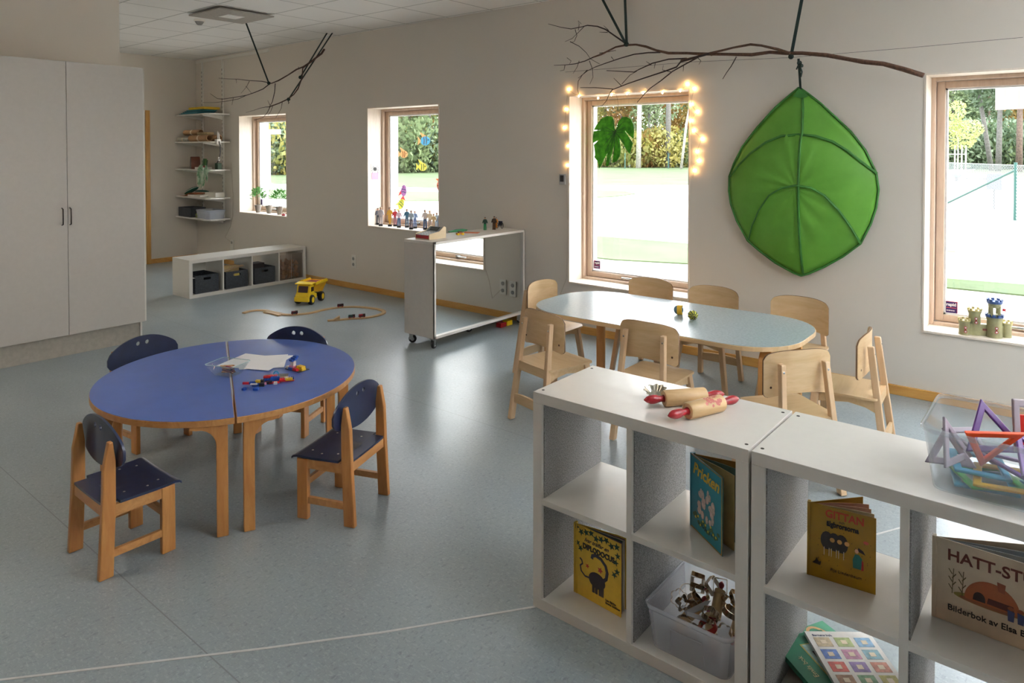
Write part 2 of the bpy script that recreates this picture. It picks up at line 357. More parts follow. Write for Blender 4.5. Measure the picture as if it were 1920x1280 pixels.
# ------------------------------------------------------------ tall cabinet
c = thing('tall_cabinet', 'tall grey-white two-door cupboard on a plinth against the left wall', 'cabinet', (0, 0, 0))
X0, X1 = 3.60, 4.20
b = MB(); b.box(X0, X1, -2.572, -2.553, .17, 2.332); b.box(X0, X1, -3.753, -3.734, .17, 2.332); b.box(X0, X1, -3.734, -2.572, 2.313, 2.332); b.box(X0, X1, -3.734, -2.572, .17, .189); b.box(X0, X0+.02, -3.734, -2.572, .189, 2.313)
b.build('body', WHITE, c)
BX(X0, 4.172, -3.753, -2.60, 0, .17).build('plinth', plain('plinth_beige', (176, 170, 158), .5), c)
BX(X0, 4.19, -2.60, -2.585, 0, .169).build('end_leg_panel', WHITE, c)
for y0, y1, hy in ((-3.1515, -2.574, -3.137), (-3.752, -3.1545, -3.193)):
    d = BX(4.203, 4.222, y0, y1, .172, 2.330).build('door', PANEL, c, bevel=.001)
    hm = MB(); hm.tube([(4.222, hy, 1.045), (4.246, hy, 1.05), (4.248, hy, 1.11), (4.246, hy, 1.17), (4.222, hy, 1.178)], .005, 8)
    hm.build('handle', plain('dark_bronze', (58, 50, 44), .4, .6), d, smooth=True)
# ------------------------------------------------------------ outlets
def outlet(loc, label, n=2):
    t = thing('wall_socket', label, 'socket', loc)
    BX(-.04, .04, -.012, 0, -.075, .075).build('cover_plate', WHITE2, t, bevel=.004)
    mb = MB()
    for k in range(n): mb.lathe([(.019, 0), (.019, .003), (.015, .0035)], 16, M=Matrix.Translation((0, -.012, .034-.068*k)) @ Matrix.Rotation(pi/2, 4, 'X'))
    mb.build('socket_insert', plain('socket_grey', (150, 150, 148), .5), t)
outlet((3.769, 0, .323), 'white double wall socket on the wall between the low shelf and the mirror cart')
outlet((6.456, 0, .298), 'white double wall socket beside the mirror cart, the one farther from the window')
outlet((6.58, 0, .303), 'white double wall socket beside the mirror cart, the one nearer the window')
outlet((1.028, 0, 0.287), 'small white wall socket with cords above the low cube shelf', 1)
# thermostat
t = thing('thermostat', 'small square wall thermostat with a dark display left of the window with lights', 'thermostat', (6.77, 0, 1.368))
BX(-.032, .032, -.02, 0, -.048, .048).build('housing', plain('thermo_grey', (170, 172, 172), .4), t, bevel=.004)
BX(-.02, .02, -.022, -.02, -.022, .036).build('display', BLACK, t)
# ------------------------------------------------------------ shelving system in the corner
t = thing('wall_shelving', 'white rail and bracket shelving with five shelves in the far corner', 'shelving', (0, 0, 0))
BX(.02, 2.0, -.014, 0, 2.945, 2.985).build('top_rail', WHITE2, t)
for x in (.224, .812):
    m = MB(); m.box(x-.014, x+.014, -.022, 0, .62, 2.945)
    m.build('upright', WHITE2, t)
    m = MB()
    for k in range(36): m.box(x-.009, x-.004, -.023, -.022, .68+k*.06, .71+k*.06); m.box(x+.004, x+.009, -.023, -.022, .68+k*.06, .71+k*.06)
    m.build('slots', plain('slot_shadow_metal', (120, 116, 110), .6), t)
SH = [2.157, 1.762, 1.366, .968, .668]
for i, z in enumerate(SH):
    xe = 1.02
    poly = [(.02, -.33), (xe-.09, -.33), (xe-.03, -.30), (xe, -.24), (xe, -.022), (.02, -.022)]
    s_ = MB().prism(poly, z-.018, z).build('shelf_board', WHITE, t)
    for x in (.224, .812):
        MB().prism([(-.02, z-.018), (-.02, z-.085), (-.06, z-.07), (-.31, z-.03), (-.31, z-.018)], x-.007, x+.007, 'x').build('bracket', WHITE2, s_)
# ============================================================ FURNITURE
def bent_leg(p, d, h, w=.055, t=.028, R=.07, L=.17):
    """laminated L-shaped leg: foot at p, bends towards d under the top"""
    d = Vector((d[0], d[1], 0)).normalized(); side = Vector((-d.y, d.x, 0)); pts = [Vector((p[0], p[1], 0))]
    pts.append(Vector((p[0], p[1], h*.5))); z0 = h-t/2-R
    for k in range(7):
        a = pi/2*k/6; pts.append(Vector((p[0], p[1], 0))+d*(R-R*cos(a))+Vector((0, 0, z0+R*sin(a))))
    pts.append(Vector((p[0], p[1], h-t/2))+d*(R+L))
    return MB().strip(pts, w, t, side)
def solid_leg(p, d, h, w=.05, t=.046, R=.075, L=.15):
    """laminated leg with a fillet running out under the top"""
    prof = [(0, 0), (0, h-.012), (.012, h), (L, h), (L, h-.014), (t+R, h-.018)]
    for k in range(7): a = pi/2*k/6; prof.append((t+R-R*sin(a), h-.018-R+R*cos(a)))
    prof.append((t, 0)); d = Vector((d[0], d[1])).normalized(); rz = math.atan2(d.y, d.x)
    return MB().prism(prof, -w/2, w/2, 'y', Matrix.Translation((p[0], p[1], 0)) @ Matrix.Rotation(rz, 4, 'Z'))
# --- blue half-oval tables
Mx, My = 7.1105, -3.3975; ang = math.atan2(-.456, .89)
def half_table(sgn, label):
    t = thing('half_oval_table', label, 'table', (Mx, My, 0), ang, 'pair of blue half-oval tables')
    a, bb = .64, .605
    out = [(a*cos(pi*k/40), sgn*(.004+bb*sin(pi*k/40))) for k in range(41)]
    ins = [(a*.996*cos(pi*k/40), sgn*(.006+(bb-.004)*sin(pi*k/40))) for k in range(41)]
    tt = MB().prism(out, .482, .5085).build('table_top', BEECHT, t, bevel=.002)
    MB().prism(ins, .5085, .510).build('laminate_surface', BLUE, tt)
    for x, y, d in ((.585, .030, 1), (-.55, .030, 1), (.2, .545, -1), (-.2, .545, -1)):
        y *= sgn; d = (0, d*sgn)
        solid_leg((x, y), d, .482).build('leg', BEECH, t, bevel=.004)
    MB().box(-.5, .5, min(sgn*.09, sgn*.11), max(sgn*.09, sgn*.11), .455, .482).build('rail', BEECHT, t)
    return t
half_table(-1, 'blue half-oval table, left half of the pair, nearly empty apart from the bowl')
half_table(1, 'blue half-oval table, the right half of the oval, carrying the toy bricks and paper')
# --- blue lacquered chairs
def arc_panel(prof, depth, th, holes=(), n=28, hw=.17):
    """curved board: prof(u)->(z0,z1), u in -1..1; ends bend forward by depth"""
    vs = []; fs = []; m = 10
    for s_, off in ((0, 0), (1, th)):
        for i in range(n+1):
            u = -1+2*i/n; z0, z1 = prof(u); y = depth*u*u+off
            for j in range(m+1): vs.append((u*hw, y, z0+(z1-z0)*j/m))
    idx = lambda s_, i, j: s_*(n+1)*(m+1)+i*(m+1)+j
    def hole(i, j):
        v = Vector(vs[idx(0, i, j)])+Vector(vs[idx(0, i+1, j+1)]); v /= 2
        return any((v.x-hx)**2+(v.z-hz)**2 < hr*hr for hx, hz, hr in holes)
    solid = {(i, j) for i in range(n) for j in range(m) if not hole(i, j)}
    for i, j in solid:
        fs.append((idx(0, i, j), idx(0, i+1, j), idx(0, i+1, j+1), idx(0, i, j+1))); fs.append((idx(1, i, j), idx(1, i, j+1), idx(1, i+1, j+1), idx(1, i+1, j)))
        for (di, dj), (a, b) in {(-1, 0): ((0, 0), (0, 1)), (1, 0): ((1, 1), (1, 0)), (0, -1): ((1, 0), (0, 0)), (0, 1): ((0, 1), (1, 1))}.items():
            if (i+di, j+dj) not in solid:
                p = (i+a[0], j+a[1]); q = (i+b[0], j+b[1]); fs.append((idx(0, *p), idx(0, *q), idx(1, *q), idx(1, *p)))
    return MB().vf(vs, fs)
def back_with_holes(th=.009, hw=.172):
    n = 40; o = MB(); holes = ((-.026, .535, .012), (.026, .535, .012))
    def prof(u):
        top = .497+.078*(1-abs(u)**2.2); bot = .430-.042*(1-u*u)
        if abs(u) > .9: k = (abs(u)-.9)/.1; top -= .012*k*k*1.5; bot += .012*k*k*1.5
        return bot, top
    return prof, holes
def curved_plate(outline, yf, th, holes=()):
    """triangulated plate from an outline (x,z) with round holes, bent by y=yf(x)"""
    bm = bmesh.new(); loops = []
    def loop(pts):
        v = [bm.verts.new((x, 0, z)) for x, z in pts]; return [bm.edges.new((v[i], v[(i+1) % len(v)])) for i in range(len(v))]
    es = loop(outline)
    for hx, hz, hr in holes: es += loop([(hx+hr*cos(2*pi*k/14), hz+hr*sin(2*pi*k/14)) for k in range(14)])
    bmesh.ops.triangle_fill(bm, edges=es, use_beauty=True)
    x0 = min(v.co.x for v in bm.verts); x1 = max(v.co.x for v in bm.verts)
    for k in range(1, 14):
        x = x0+(x1-x0)*k/14; bmesh.ops.bisect_plane(bm, geom=bm.verts[:]+bm.edges[:]+bm.faces[:], plane_co=(x, 0, 0), plane_no=(1, 0, 0))
    r = bmesh.ops.extrude_face_region(bm, geom=bm.faces[:])
    for e in r['geom']:
        if isinstance(e, bmesh.types.BMVert): e.co.y += th
    for v in bm.verts: v.co.y += yf(v.co.x)
    bm.verts.index_update(); m = MB(); m.v = [tuple(v.co) for v in bm.verts]; m.f = [tuple(v.index for v in f.verts) for f in bm.faces]; bm.free()
    return m
def blue_chair():
    t = thing('school_chair', 'x', 'chair', (0, 0, 0), 0, 'low navy and beech chairs around the blue table')
    hw = .202; prof, holes = back_with_holes()
    us = [-1+2*i/30 for i in range(31)]
    outline = [(u*hw, prof(u)[0]) for u in us]+[(u*hw, prof(u)[1]) for u in reversed(us)]
    bk = curved_plate(outline, lambda x: -.086+.014*(x/hw)**2, .009, holes).build('backrest', NAVY, t, smooth=2)
    for sx in (-1, 1):
        m = MB(); X = sx*.150; tk = .012
        # rear post: wide foot, narrowing and leaning forward to the top
        pr = [(-.147, 0), (-.094, 0), (-.083, .27), (-.082, .44), (-.092, .517), (-.108, .517), (-.127, .42), (-.132, .27)]
        m.prism(pr, X-tk, X+tk, 'x'); m.build('rear_leg', BEECH, t, bevel=.004)
        MB().prism([(.088, 0), (.142, 0), (.142, .27), (.088, .27)], X-tk, X+tk, 'x').build('front_leg', BEECH, t, bevel=.004)
        MB().box(X-.009, X+.009, -.085, .09, .228, .272).build('side_rail', BEECHT, t)
        MB().box(X-.008, X+.008, -.095, .09, .072, .100).build('side_stretcher', BEECHT, t)
    MB().prism([(-.139, .272), (.139, .272), (.139, .232), (.10, .240), (0, .252), (-.10, .240), (-.139, .232)], .1, .118, 'y').build('front_rail', BEECHT, t)
    BX(-.139, .139, -.125, -.107, .232, .272).build('rear_rail', BEECHT, t)
    BX(-.139, .139, .105, .122, .138, .166).build('front_stretcher', BEECHT, t)
    # seat with a rolled front edge
    n = 12; vs = []; yy = [-.125, -.07, -.0699, 0, .06, .11, .14, .158, .166]; zz = [0, 0, 0, -.001, -.002, -.001, .001, -.003, -.010]; xw = [.137, .137, .165, .165, .166, .166, .166, .166, .166]
    for off in (.010, 0):
        for y, z, x_ in zip(yy, zz, xw):
            for k in range(n+1): u = -1+2*k/n; vs.append((u*x_, y, .274+z+off-.004*(1-u*u)*(1 if off else 1)))
    R = len(yy); fs = []; id_ = lambda s_, r, k: s_*R*(n+1)+r*(n+1)+k
    for r in range(R-1):
        for k in range(n): fs += [(id_(0, r, k), id_(0, r, k+1), id_(0, r+1, k+1), id_(0, r+1, k)), (id_(1, r, k), id_(1, r+1, k), id_(1, r+1, k+1), id_(1, r, k+1))]
        fs += [(id_(0, r, 0), id_(0, r+1, 0), id_(1, r+1, 0), id_(1, r, 0)), (id_(0, r, n), id_(1, r, n), id_(1, r+1, n), id_(0, r+1, n))]
    for k in range(n): fs += [(id_(0, 0, k), id_(1, 0, k), id_(1, 0, k+1), id_(0, 0, k+1)), (id_(0, R-1, k), id_(0, R-1, k+1), id_(1, R-1, k+1), id_(1, R-1, k))]
    st = MB().vf(vs, fs).build('seat', NAVY, t, smooth=2)
    m = MB()
    for x, y in ((-.1, .1), (.1, .1), (-.1, -.03), (.1, -.03), (-.12, .04), (.12, .05)): m.lathe([(.005, 0), (.004, .0012)], 10, (x, y, .2835))
    m.build('screw', plain('worn_screw', (196, 188, 170), .5, .3), st)
    return t
bc = blue_chair()
BLUEPOS = [(7.405, -4.032, 90, 'navy and beech chair at the near left of the blue table, seen from behind'),
           (7.813, -3.235, 180+20.9, 'navy and beech chair at the right of the blue table, facing left, fully visible'),
           (6.36, -3.46, 6, 'navy and beech chair on the far left side of the blue table, beside the cupboard'),
           (6.82, -2.86, -63, 'navy and beech chair on the far side of the blue table, nearest the train track')]
for i, (x, y, a, lab) in enumerate(BLUEPOS):
    o = bc if i == 0 else copy_tree(bc)
    o.location = (x, y, 0); o.rotation_euler = (0, 0, radians(a-90)); o['label'] = lab
# --- light table
t = thing('oblong_table', 'long rounded table with pale blue-grey top and light wood legs under the window wall', 'table', (8.345, -1.105, 0), radians(.5))
def supere(a, b, n, k=72):
    out = []
    for i in range(k):
        an = 2*pi*i/k; c_, s_ = cos(an), sin(an); out.append((a*math.copysign(abs(c_)**(2/n), c_), b*math.copysign(abs(s_)**(2/n), s_)))
    return out
def stadium(hx, hy, r): return rrect(-hx, hx, -hy, hy, r, 10)
tt = MB().prism(stadium(.885, .43, .33), .543, .568).build('table_top', BIRCH, t, bevel=.002)
MB().prism(stadium(.881, .426, .327), .568, .570).build('linoleum_surface', GREYLIN, tt)
for x, y in ((-.70, -.31), (.74, -.31), (-.66, .29), (.74, .27)):
    d = (0, 1 if y < 0 else -1); bent_leg((x, y), d, .543, .06, .032, .075, .10).build('leg', wood('amber_birch', (206, 156, 96), (188, 134, 74), .4, 12, 2, 9), t, bevel=.004)
BX(-.6, .6, -.012, .012, .49, .543).build('centre_rail', BIRCH, t)
# --- light birch chairs
def birch_chair():
    t = thing('stacking_chair', 'x', 'chair', (0, 0, 0), 0, 'light birch chairs around the long table')
    hw = .182
    top = lambda u: .668-.030*abs(u)**3.2-(.020*max(0, (abs(u)-.86)/.14)**2 if abs(u) > .86 else 0)
    bot = lambda u: .435+.028*(1-u*u)**1+(.020*max(0, (abs(u)-.88)/.12)**2)
    us = [-1+2*i/36 for i in range(37)]
    outline = [(u*hw, bot(u)) for u in us]+[(u*hw, top(u)) for u in reversed(us)]
    bk = curved_plate(outline, lambda x: .014+.036*(x/hw)**2, .010).build('backrest', BIRCH, t, smooth=2)
    cx_, cz_ = 0, .55; big = [((x-cx_)*1.006, cz_+(z-cz_)*1.010) for x, z in outline]
    curved_plate(big, lambda x: .0155+.036*(x/hw)**2, .007).build('edge_band', EDGE, bk, smooth=2)
    m = MB()
    for x, z in ((-.150, .49), (.150, .49)): m.lathe([(.006, 0), (.0055, .0015)], 10, M=Matrix.Translation((x, .0385, z)) @ Matrix.Rotation(pi/2, 4, 'X'))
    m.build('screw', plain('dark_screw', (84, 60, 42), .4, .5), bk)
    for sx in (-1, 1):
        fx, tx = sx*.152, sx*.118; w_ = .016
        b = [(fx-w_, -.098, 0), (fx+w_, -.098, 0), (fx+w_, -.062, 0), (fx-w_, -.062, 0)]
        tp = [(tx-w_*.8, -.016, .612), (tx+w_*.8, -.016, .612), (tx+w_*.8, .016, .612), (tx-w_*.8, .016, .612)]
        rl = MB().hexa(b, tp).build('rear_leg', BIRCHL, t, bevel=.004)
        bm_ = MB().lathe([(.007, 0), (.007, .002), (.004, .004)], 12, M=Matrix.Translation((tx+sx*.002, -.018, .575)) @ Matrix.Rotation(pi/2, 4, 'X')); bm_.build('bolt', CHROME, rl)
        MB().lathe([(.011, 0), (.011, .004)], 10, (fx, -.08, -.002)).build('foot_glide', plain('glide', (120, 110, 100), .6), rl)
        fx, tx = sx*.188, sx*.142
        b = [(fx-w_, .275, 0), (fx+w_, .275, 0), (fx+w_, .308, 0), (fx-w_, .308, 0)]
        tp = [(tx-w_, .240, .343), (tx+w_, .240, .343), (tx+w_, .280, .343), (tx-w_, .280, .343)]
        MB().hexa(b, tp).build('front_leg', BIRCHL, t, bevel=.004)
        xx = sx*.138
        MB().prism([(-.035, .345), (.245, .345), (.245, .290), (.19, .300), (.1, .312), (.02, .300), (-.04, .275)], xx-.009, xx+.009, 'x').build('side_apron', BIRCH, t)
    MB().prism([(-.13, .345), (.13, .345), (.135, .282), (.10, .290), (.05, .304), (0, .308), (-.05, .304), (-.10, .290), (-.135, .282)], .258, .272, 'y').build('front_apron', BIRCH, t)
    MB().prism([(-.13, .345), (.13, .345), (.13, .300), (-.13, .300)], -.045, -.03, 'y').build('rear_apron', BIRCH, t)
    MB().prism([(-.145, .105), (.145, .105), (.14, .155), (.07, .162), (0, .165), (-.07, .162), (-.14, .155)], -.075, -.060, 'y').build('rear_stretcher', BIRCH, t)
    # seat: rounded plate, slightly dished
    pl = rrect(-.168, .168, -.045, .315, .045, 5)
    def dish(x, y): return -.006*math.exp(-((x/.12)**2+((y-.1)/.14)**2))-(max(0, (y-.27))/.045)**2*.006
    bm = bmesh.new(); vv = [bm.verts.new((x, y, 0)) for x, y in pl]; bm.faces.new(vv)
    for k in range(1, 10): bmesh.ops.bisect_plane(bm, geom=bm.verts[:]+bm.edges[:]+bm.faces[:], plane_co=(-.168+.0336*k, 0, 0), plane_no=(1, 0, 0))
    for k in range(1, 10): bmesh.ops.bisect_plane(bm, geom=bm.verts[:]+bm.edges[:]+bm.faces[:], plane_co=(0, -.045+.036*k, 0), plane_no=(0, 1, 0))
    r = bmesh.ops.extrude_face_region(bm, geom=bm.faces[:])
    for e in r['geom']:
        if isinstance(e, bmesh.types.BMVert): e.co.z += .011
    for v in bm.verts: v.co.z += .345+dish(v.co.x, v.co.y)
    bm.verts.index_update(); m = MB(); m.v = [tuple(v.co) for v in bm.verts]; m.f = [tuple(v.index for v in f.verts) for f in bm.faces]; bm.free()
    m.build('seat', BIRCH, t, smooth=2)
    return t
wc = birch_chair()
BIRCHPOS = [(7.30, -1.10, 0, 'light birch chair at the left end of the long table, its handle slot facing right'),
            (7.915, -1.905, 77, 'light birch chair on the near side of the long table, farthest left'),
            (8.54, -1.747, 90, 'light birch chair on the near side of the long table, directly behind the rolling pins'),
            (9.40, -1.765, 142, 'light birch chair turned at an angle, behind the joint of the two cube shelves'),
            (9.575, -1.145, 184, 'light birch chair at the right end of the long table, standing alone seen side-on'),
            (7.925, -.46, 270, 'light birch chair on the window side, its back in front of the lit window'),
            (8.42, -.47, 270, 'light birch chair on the window side of the long table, the middle of three'),
            (9.00, -.46, 270, 'light birch chair on the window side below the hanging leaf canopy, rightmost of three')]
for i, (x, y, a, lab) in enumerate(BIRCHPOS):
    o = wc if i == 0 else copy_tree(wc)
    o.location = (x, y, .003); o.rotation_euler = (0, 0, radians(a-90)); o['label'] = lab
# --- near cube shelves (2 x 2)
def cube_shelf(x, y, rz, label, felt=True):
    t = thing('cube_shelf', label, 'shelf', (x, y, 0), rz, 'white cube shelves in the foreground')
    W_, D_, T = .774, .39, .038
    BX(0, W_, 0, D_, .77-T, .77).build('top_board', WHITE, t, bevel=.0015)
    BX(0, W_, 0, D_, 0, T).build('bottom_board', WHITE, t, bevel=.0015)
    for a in (0, W_-T): BX(a, a+T, 0, D_, T, .77-T).build('side_board', WHITE, t, bevel=.0015)
    BX(W_/2-.010, W_/2+.010, .001, D_, T, .77-T).build('upright_divider', WHITE, t, bevel=.001)
    for a, b in ((T, W_/2-.010), (W_/2+.010, W_-T)): BX(a, b, .001, D_, .375, .395).build('shelf_board', WHITE, t, bevel=.001)
    for a in (T, W_/2+.010):
        for z0, z1 in ((T, .375), (.395, .77-T)): BX(a, a+.004, .012, D_-.002, z0+.001, z1-.001).build('felt_lining', FELT, t)
    m = MB()
    for px in (.019, W_-.019):
        for py in (.035, D_-.035): m.lathe([(.0055, 0), (.005, .0008), (.003, .0008)], 12, (px, py, .77))
    m.build('bolt', plain('bolt_dark', (48, 44, 40), .4, .6), t)
    return t
SXL = 8.914; SYF = -3.254
cube_shelf(SXL, SYF, 0, 'white cube shelf with four compartments, the left one, carrying the two rolling pins')
cube_shelf(SXL+.782, SYF, radians(-.4), 'white cube shelf with four compartments, the right one, under the bin of magnetic tiles')
# --- far low shelf
t = thing('low_shelf', 'long low white shelf with four compartments standing out from the wall', 'shelf', (2.44, -1.511, 0))
T = .038
BX(0, .395, 0, 1.49, .424-T, .424).build('top_board', WHITE, t, bevel=.0015)
BX(0, .395, 0, 1.49, 0, T).build('bottom_board', WHITE, t, bevel=.0015)
for a in (0, 1.49-T): BX(0, .395, a, a+T, T, .424-T).build('side_board', WHITE, t, bevel=.0015)
for k in (1, 2, 3): BX(0, .393, T+k*.3585-.010, T+k*.3585+.006, T, .424-T).build('upright_divider', WHITE, t)
def felt_basket(loc, label, tagc, h=.17, w=.27, d=.33, rz=0):
    t = thing('felt_basket', label, 'basket', loc, rz, 'grey felt baskets')
    e = .006; m = MB(); m.box(-d/2, d/2, -w/2, w/2, 0, e)
    m.box(-d/2, -d/2+e, -w/2, w/2, e, h); m.box(-d/2, d/2, -w/2, -w/2+e, e, h); m.box(-d/2, d/2, w/2-e, w/2, e, h)
    m.build('felt_body', FELTD, t, bevel=.002)
    # front panel with hand hole
    out = [(-w/2, 0), (w/2, 0), (w/2, h), (-w/2, h)]
    bm = bmesh.new(); vo = [bm.verts.new((d/2, y, z)) for y, z in out]; vh = [bm.verts.new((d/2, y, z)) for y, z in rrect(-.045, .045, h-.055, h-.027, .0138, 4)]
    es = [bm.edges.new((l[i], l[(i+1) % len(l)])) for l in (vo, vh) for i in range(len(l))]
    bmesh.ops.triangle_fill(bm, edges=es); r = bmesh.ops.extrude_face_region(bm, geom=bm.faces[:])
    for g in r['geom']:
        if isinstance(g, bmesh.types.BMVert): g.co.x += e
    bm.verts.index_update(); m = MB(); m.v = [tuple(v.co) for v in bm.verts]; m.f = [tuple(v.index for v in f.verts) for f in bm.faces]; bm.free()
    m.build('front_panel', FELTD, t)
    if tagc:
        BX(d/2+e, d/2+e+.002, -.03, .03, h-.055, h-.030).build('name_tag', plain('yellow_tag', (204, 180, 84), .6), t)
    return t
for k, (lab, tg) in enumerate([('grey felt basket in the low shelf, nearest the camera, white card sticking out', 0), ('grey felt basket with a yellow tag in the low shelf, second compartment', 1), ('grey felt basket in the third compartment of the low shelf', 0)]):
    felt_basket((2.44+.20, -1.511+.038+.176+k*.3585-.0, .0385), lab, tg, h=.20-.005*k)
o = BX(2.70, 2.83-.02, -1.465, -1.36, .215, .219).build('card', PAPER); tag(o, 'white card lying on the edge of the nearest felt basket', 'card')
cs = [(58, 92, 84), (222, 216, 200), (190, 150, 96), (40, 44, 52), (214, 206, 190), (196, 170, 120)]
for k in range(6):
    o = BX(-.003, .003, -.10, .10, 0, .21+.012*(k % 3)).build('picture_board', plain('board_%d' % k, cs[k], .6)); o.location = (2.56+.022*k, -.935, .045); o.rotation_euler = (0, radians(9), radians(90+2*k))
    o.rotation_euler = (0, 0, 0); tag(o, 'thin board standing among others in the yellow-tagged felt basket', 'board', 'thin boards in the yellow-tagged felt basket')
for k in range(3):
    o = MB().box(-.009, .009, -.15, .15, -.004, .004).build('wooden_stick', BIRCH); o.location = (2.66+.025*k, -.93, .245+.004*k); o.rotation_euler = (radians(6), 0, radians(-10+14*k)); tag(o, 'flat wooden stick lying across the yellow-tagged felt basket', 'stick', 'flat sticks on the yellow-tagged basket')
for k in range(5):
    o = BX(-.012, .012, -.09, .09, 0, .215).build('dark_folder', plain('folder_%d' % (k % 2), [(58, 50, 50), (32, 34, 40)][k % 2], .6)); o.location = (2.52+.03*k, -.58, .045); tag(o, 'dark folder standing in the third felt basket of the low shelf', 'folder', 'dark folders in the third felt basket')
# clear box of wooden blocks
ab = thing('acrylic_box', 'clear acrylic box full of wooden blocks in the last compartment of the low shelf', 'box', (2.645, -.221, .0385))
m = MB(); e = .004; hx, hy, hh = .175, .155, .31
m.box(-hx, hx, -hy, hy, 0, e); m.box(-hx, -hx+e, -hy, hy, e, hh); m.box(hx-e, hx, -hy, hy, e, hh); m.box(-hx, hx, -hy, -hy+e, e, hh); m.box(-hx, hx, hy-e, hy, e, hh)
m.build('box_walls', thin_glass('acrylic', (.93, .90, .87, 1), .05, 1.45, .05), ab)
BX(hx-.002, hx, -.001, .001, 0, hh).build('seam', WHITE, ab)
rb = random.Random(3); blk = BX(-.022, .022, -.022, .022, -.022, .022).build('wooden_block', wood('block_wood', (186, 140, 98), (160, 112, 74), .5, 12, 0, 6), bevel=.003)
blk2 = MB().prism([(-.035, -.02), (.035, -.02), (0, .03)], -.015, .015, 'y').build('wooden_block', MC['block_wood'], bevel=.002)
cnt = 0
for zi in range(4):
    for xi in range(3):
        for yi in range(3):
            src = (blk, blk2)[(xi+yi+zi) % 2]
            if cnt == 0: o = blk
            elif cnt == 1: o = blk2
            else: o = src.copy(); COL.objects.link(o)
            o.location = (2.645-.09+.1*xi+rb.uniform(-.01, .01)+.02, -.221-.09+.09*yi+rb.uniform(-.008, .008), .075+.052*zi+rb.uniform(-.004, .004)); o.rotation_euler = (rb.uniform(-.5, .5), rb.uniform(-.5, .5), rb.uniform(0, 3)); cnt += 1
            tag(o, 'wooden block in the clear box inside the low shelf', 'block', 'wooden blocks in the clear acrylic box')
# --- mirror cart
t = thing('mirror_cart', 'white rolling counter with a mirror front standing against the window wall', 'cart', (0, 0, 0))
x0, x1, y0, y1, z0, z1 = 5.98, 6.340, -1.21, -.02, .088, .882
BX(x0, x1, y0, y1, z1-.022, z1).build('top_board', WHITE2, t, bevel=.0015)
BX(x0, x1, y0, y0+.02, z0, z1-.022).build('end_panel', PANEL, t, bevel=.001)
BX(x0, x1, y1-.02, y1, z0, z1-.022).build('end_panel', WHITE, t, bevel=.001)
BX(x0, x1, y0+.02, y1-.02, z0, z0+.022).build('bottom_board', WHITE, t)
BX(6.300, 6.318, y0+.02, y1-.02, z0+.022, z1-.022).build('mirror_backing', WHITE, t)
ms = N('mirror_silver'); ms.b.inputs['Metallic'].default_value = 1; ms.b.inputs['Roughness'].default_value = .015; ms.base((.80, .83, .81, 1))
BX(6.318, 6.322, y0+.02, y1-.02, z0+.022, z1-.022).build('mirror', ms.m, t)
m = MB(); m.box(6.326, 6.342, y0, y0+.018, z0, z1); m.box(6.326, 6.342, y1-.018, y1, z0, z1); m.box(6.326, 6.342, y0, y1, z1-.02, z1); m.box(6.326, 6.342, y0, y1, z0, z0+.02)
m.build('edge_strip', WHITE2, t, bevel=.001)
for cx, cy, a in ((6.02, -1.17, .6), (6.305, -1.19, 1.9), (6.16, -.62, 1.2), (6.02, -.06, 2.2), (6.31, -.07, .4)):
    M = Matrix.Translation((cx, cy, 0)) @ Matrix.Rotation(a, 4, 'Z')
    cs_ = MB(); cs_.box(-.022, .022, -.022, .022, .082, .088, M); cs_.box(-.014, .02, -.017, -.013, .03, .082, M); cs_.box(-.014, .02, .013, .017, .03, .082, M)
    c = cs_.build('caster_fork', CHROME, t)
    MB().lathe([(.012, -.011), (.031, -.011), (.034, -.006), (.034, .006), (.031, .011), (.012, .011)], 20, M=M @ Matrix.Translation((.012, 0, .0345)) @ Matrix.Rotation(pi/2, 4, 'X')).build('wheel', BLACK, c, smooth=2)
    MB().lathe([(.016, -.0115), (.016, .0115)], 16, M=M @ Matrix.Translation((.012, 0, .0345)) @ Matrix.Rotation(pi/2, 4, 'X')).build('hub', plain('hub_grey', (190, 190, 190), .5), c)
# ============================================================ SMALL THINGS
# --- hanging leaf canopy on the wall
lc = thing('leaf_canopy', 'large green fabric leaf canopy hanging on the wall from the long branch', 'canopy', (8.865, -.03, 1.38))
out_px = ((-0.016,0.695),(0.047,0.646),(0.133,0.572),(0.218,0.486),(0.325,0.376),(0.417,0.25),(0.486,0.097),(0.501,-0.013),(0.488,-0.136),(0.455,-0.249),(0.394,-0.384),(0.285,-0.482),(0.166,-0.564),(0.062,-0.624),(0.006,-0.646),(-0.045,-0.632),(-0.176,-0.572),(-0.283,-0.501),(-0.38,-0.427),(-0.465,-0.282),(-0.511,-0.159),(-0.526,-0.062),(-0.524,0.05),(-0.489,0.148),(-0.426,0.272),(-0.316,0.415),(-0.183,0.558),(-0.092,0.634))
def leaf_y(x, z, r):    # bulge away from the wall
    return -.02-.13*(1-r**2.2)*(1-.25*(z > .35))
NR = 14; outl = []
for i in range(len(out_px)):
    a, b = out_px[i], out_px[(i+1) % len(out_px)]
    outl += [a, ((a[0]+b[0])/2, (a[1]+b[1])/2)]
NO = len(outl); vs = []; fs = []
for j in range(NR+1):
    r = j/NR
    for i, (x, z) in enumerate(outl):
        px, pz = x*r, z*r-.02*(1-r); rip = .006*sin(i*1.7+r*5)*sin(pi*r)
        vs.append((px, leaf_y(px, pz, r)+rip, pz))
for j in range(NR):
    for i in range(NO): fs.append((j*NO+i, j*NO+(i+1) % NO, (j+1)*NO+(i+1) % NO, (j+1)*NO+i))
GF = fabric_leaf('green_canopy_fabric', (108, 172, 60), (98, 160, 52), .25, 5, .5); GD = fabric_leaf('dark_green_binding', (56, 122, 44), (48, 108, 38), .1, 20)
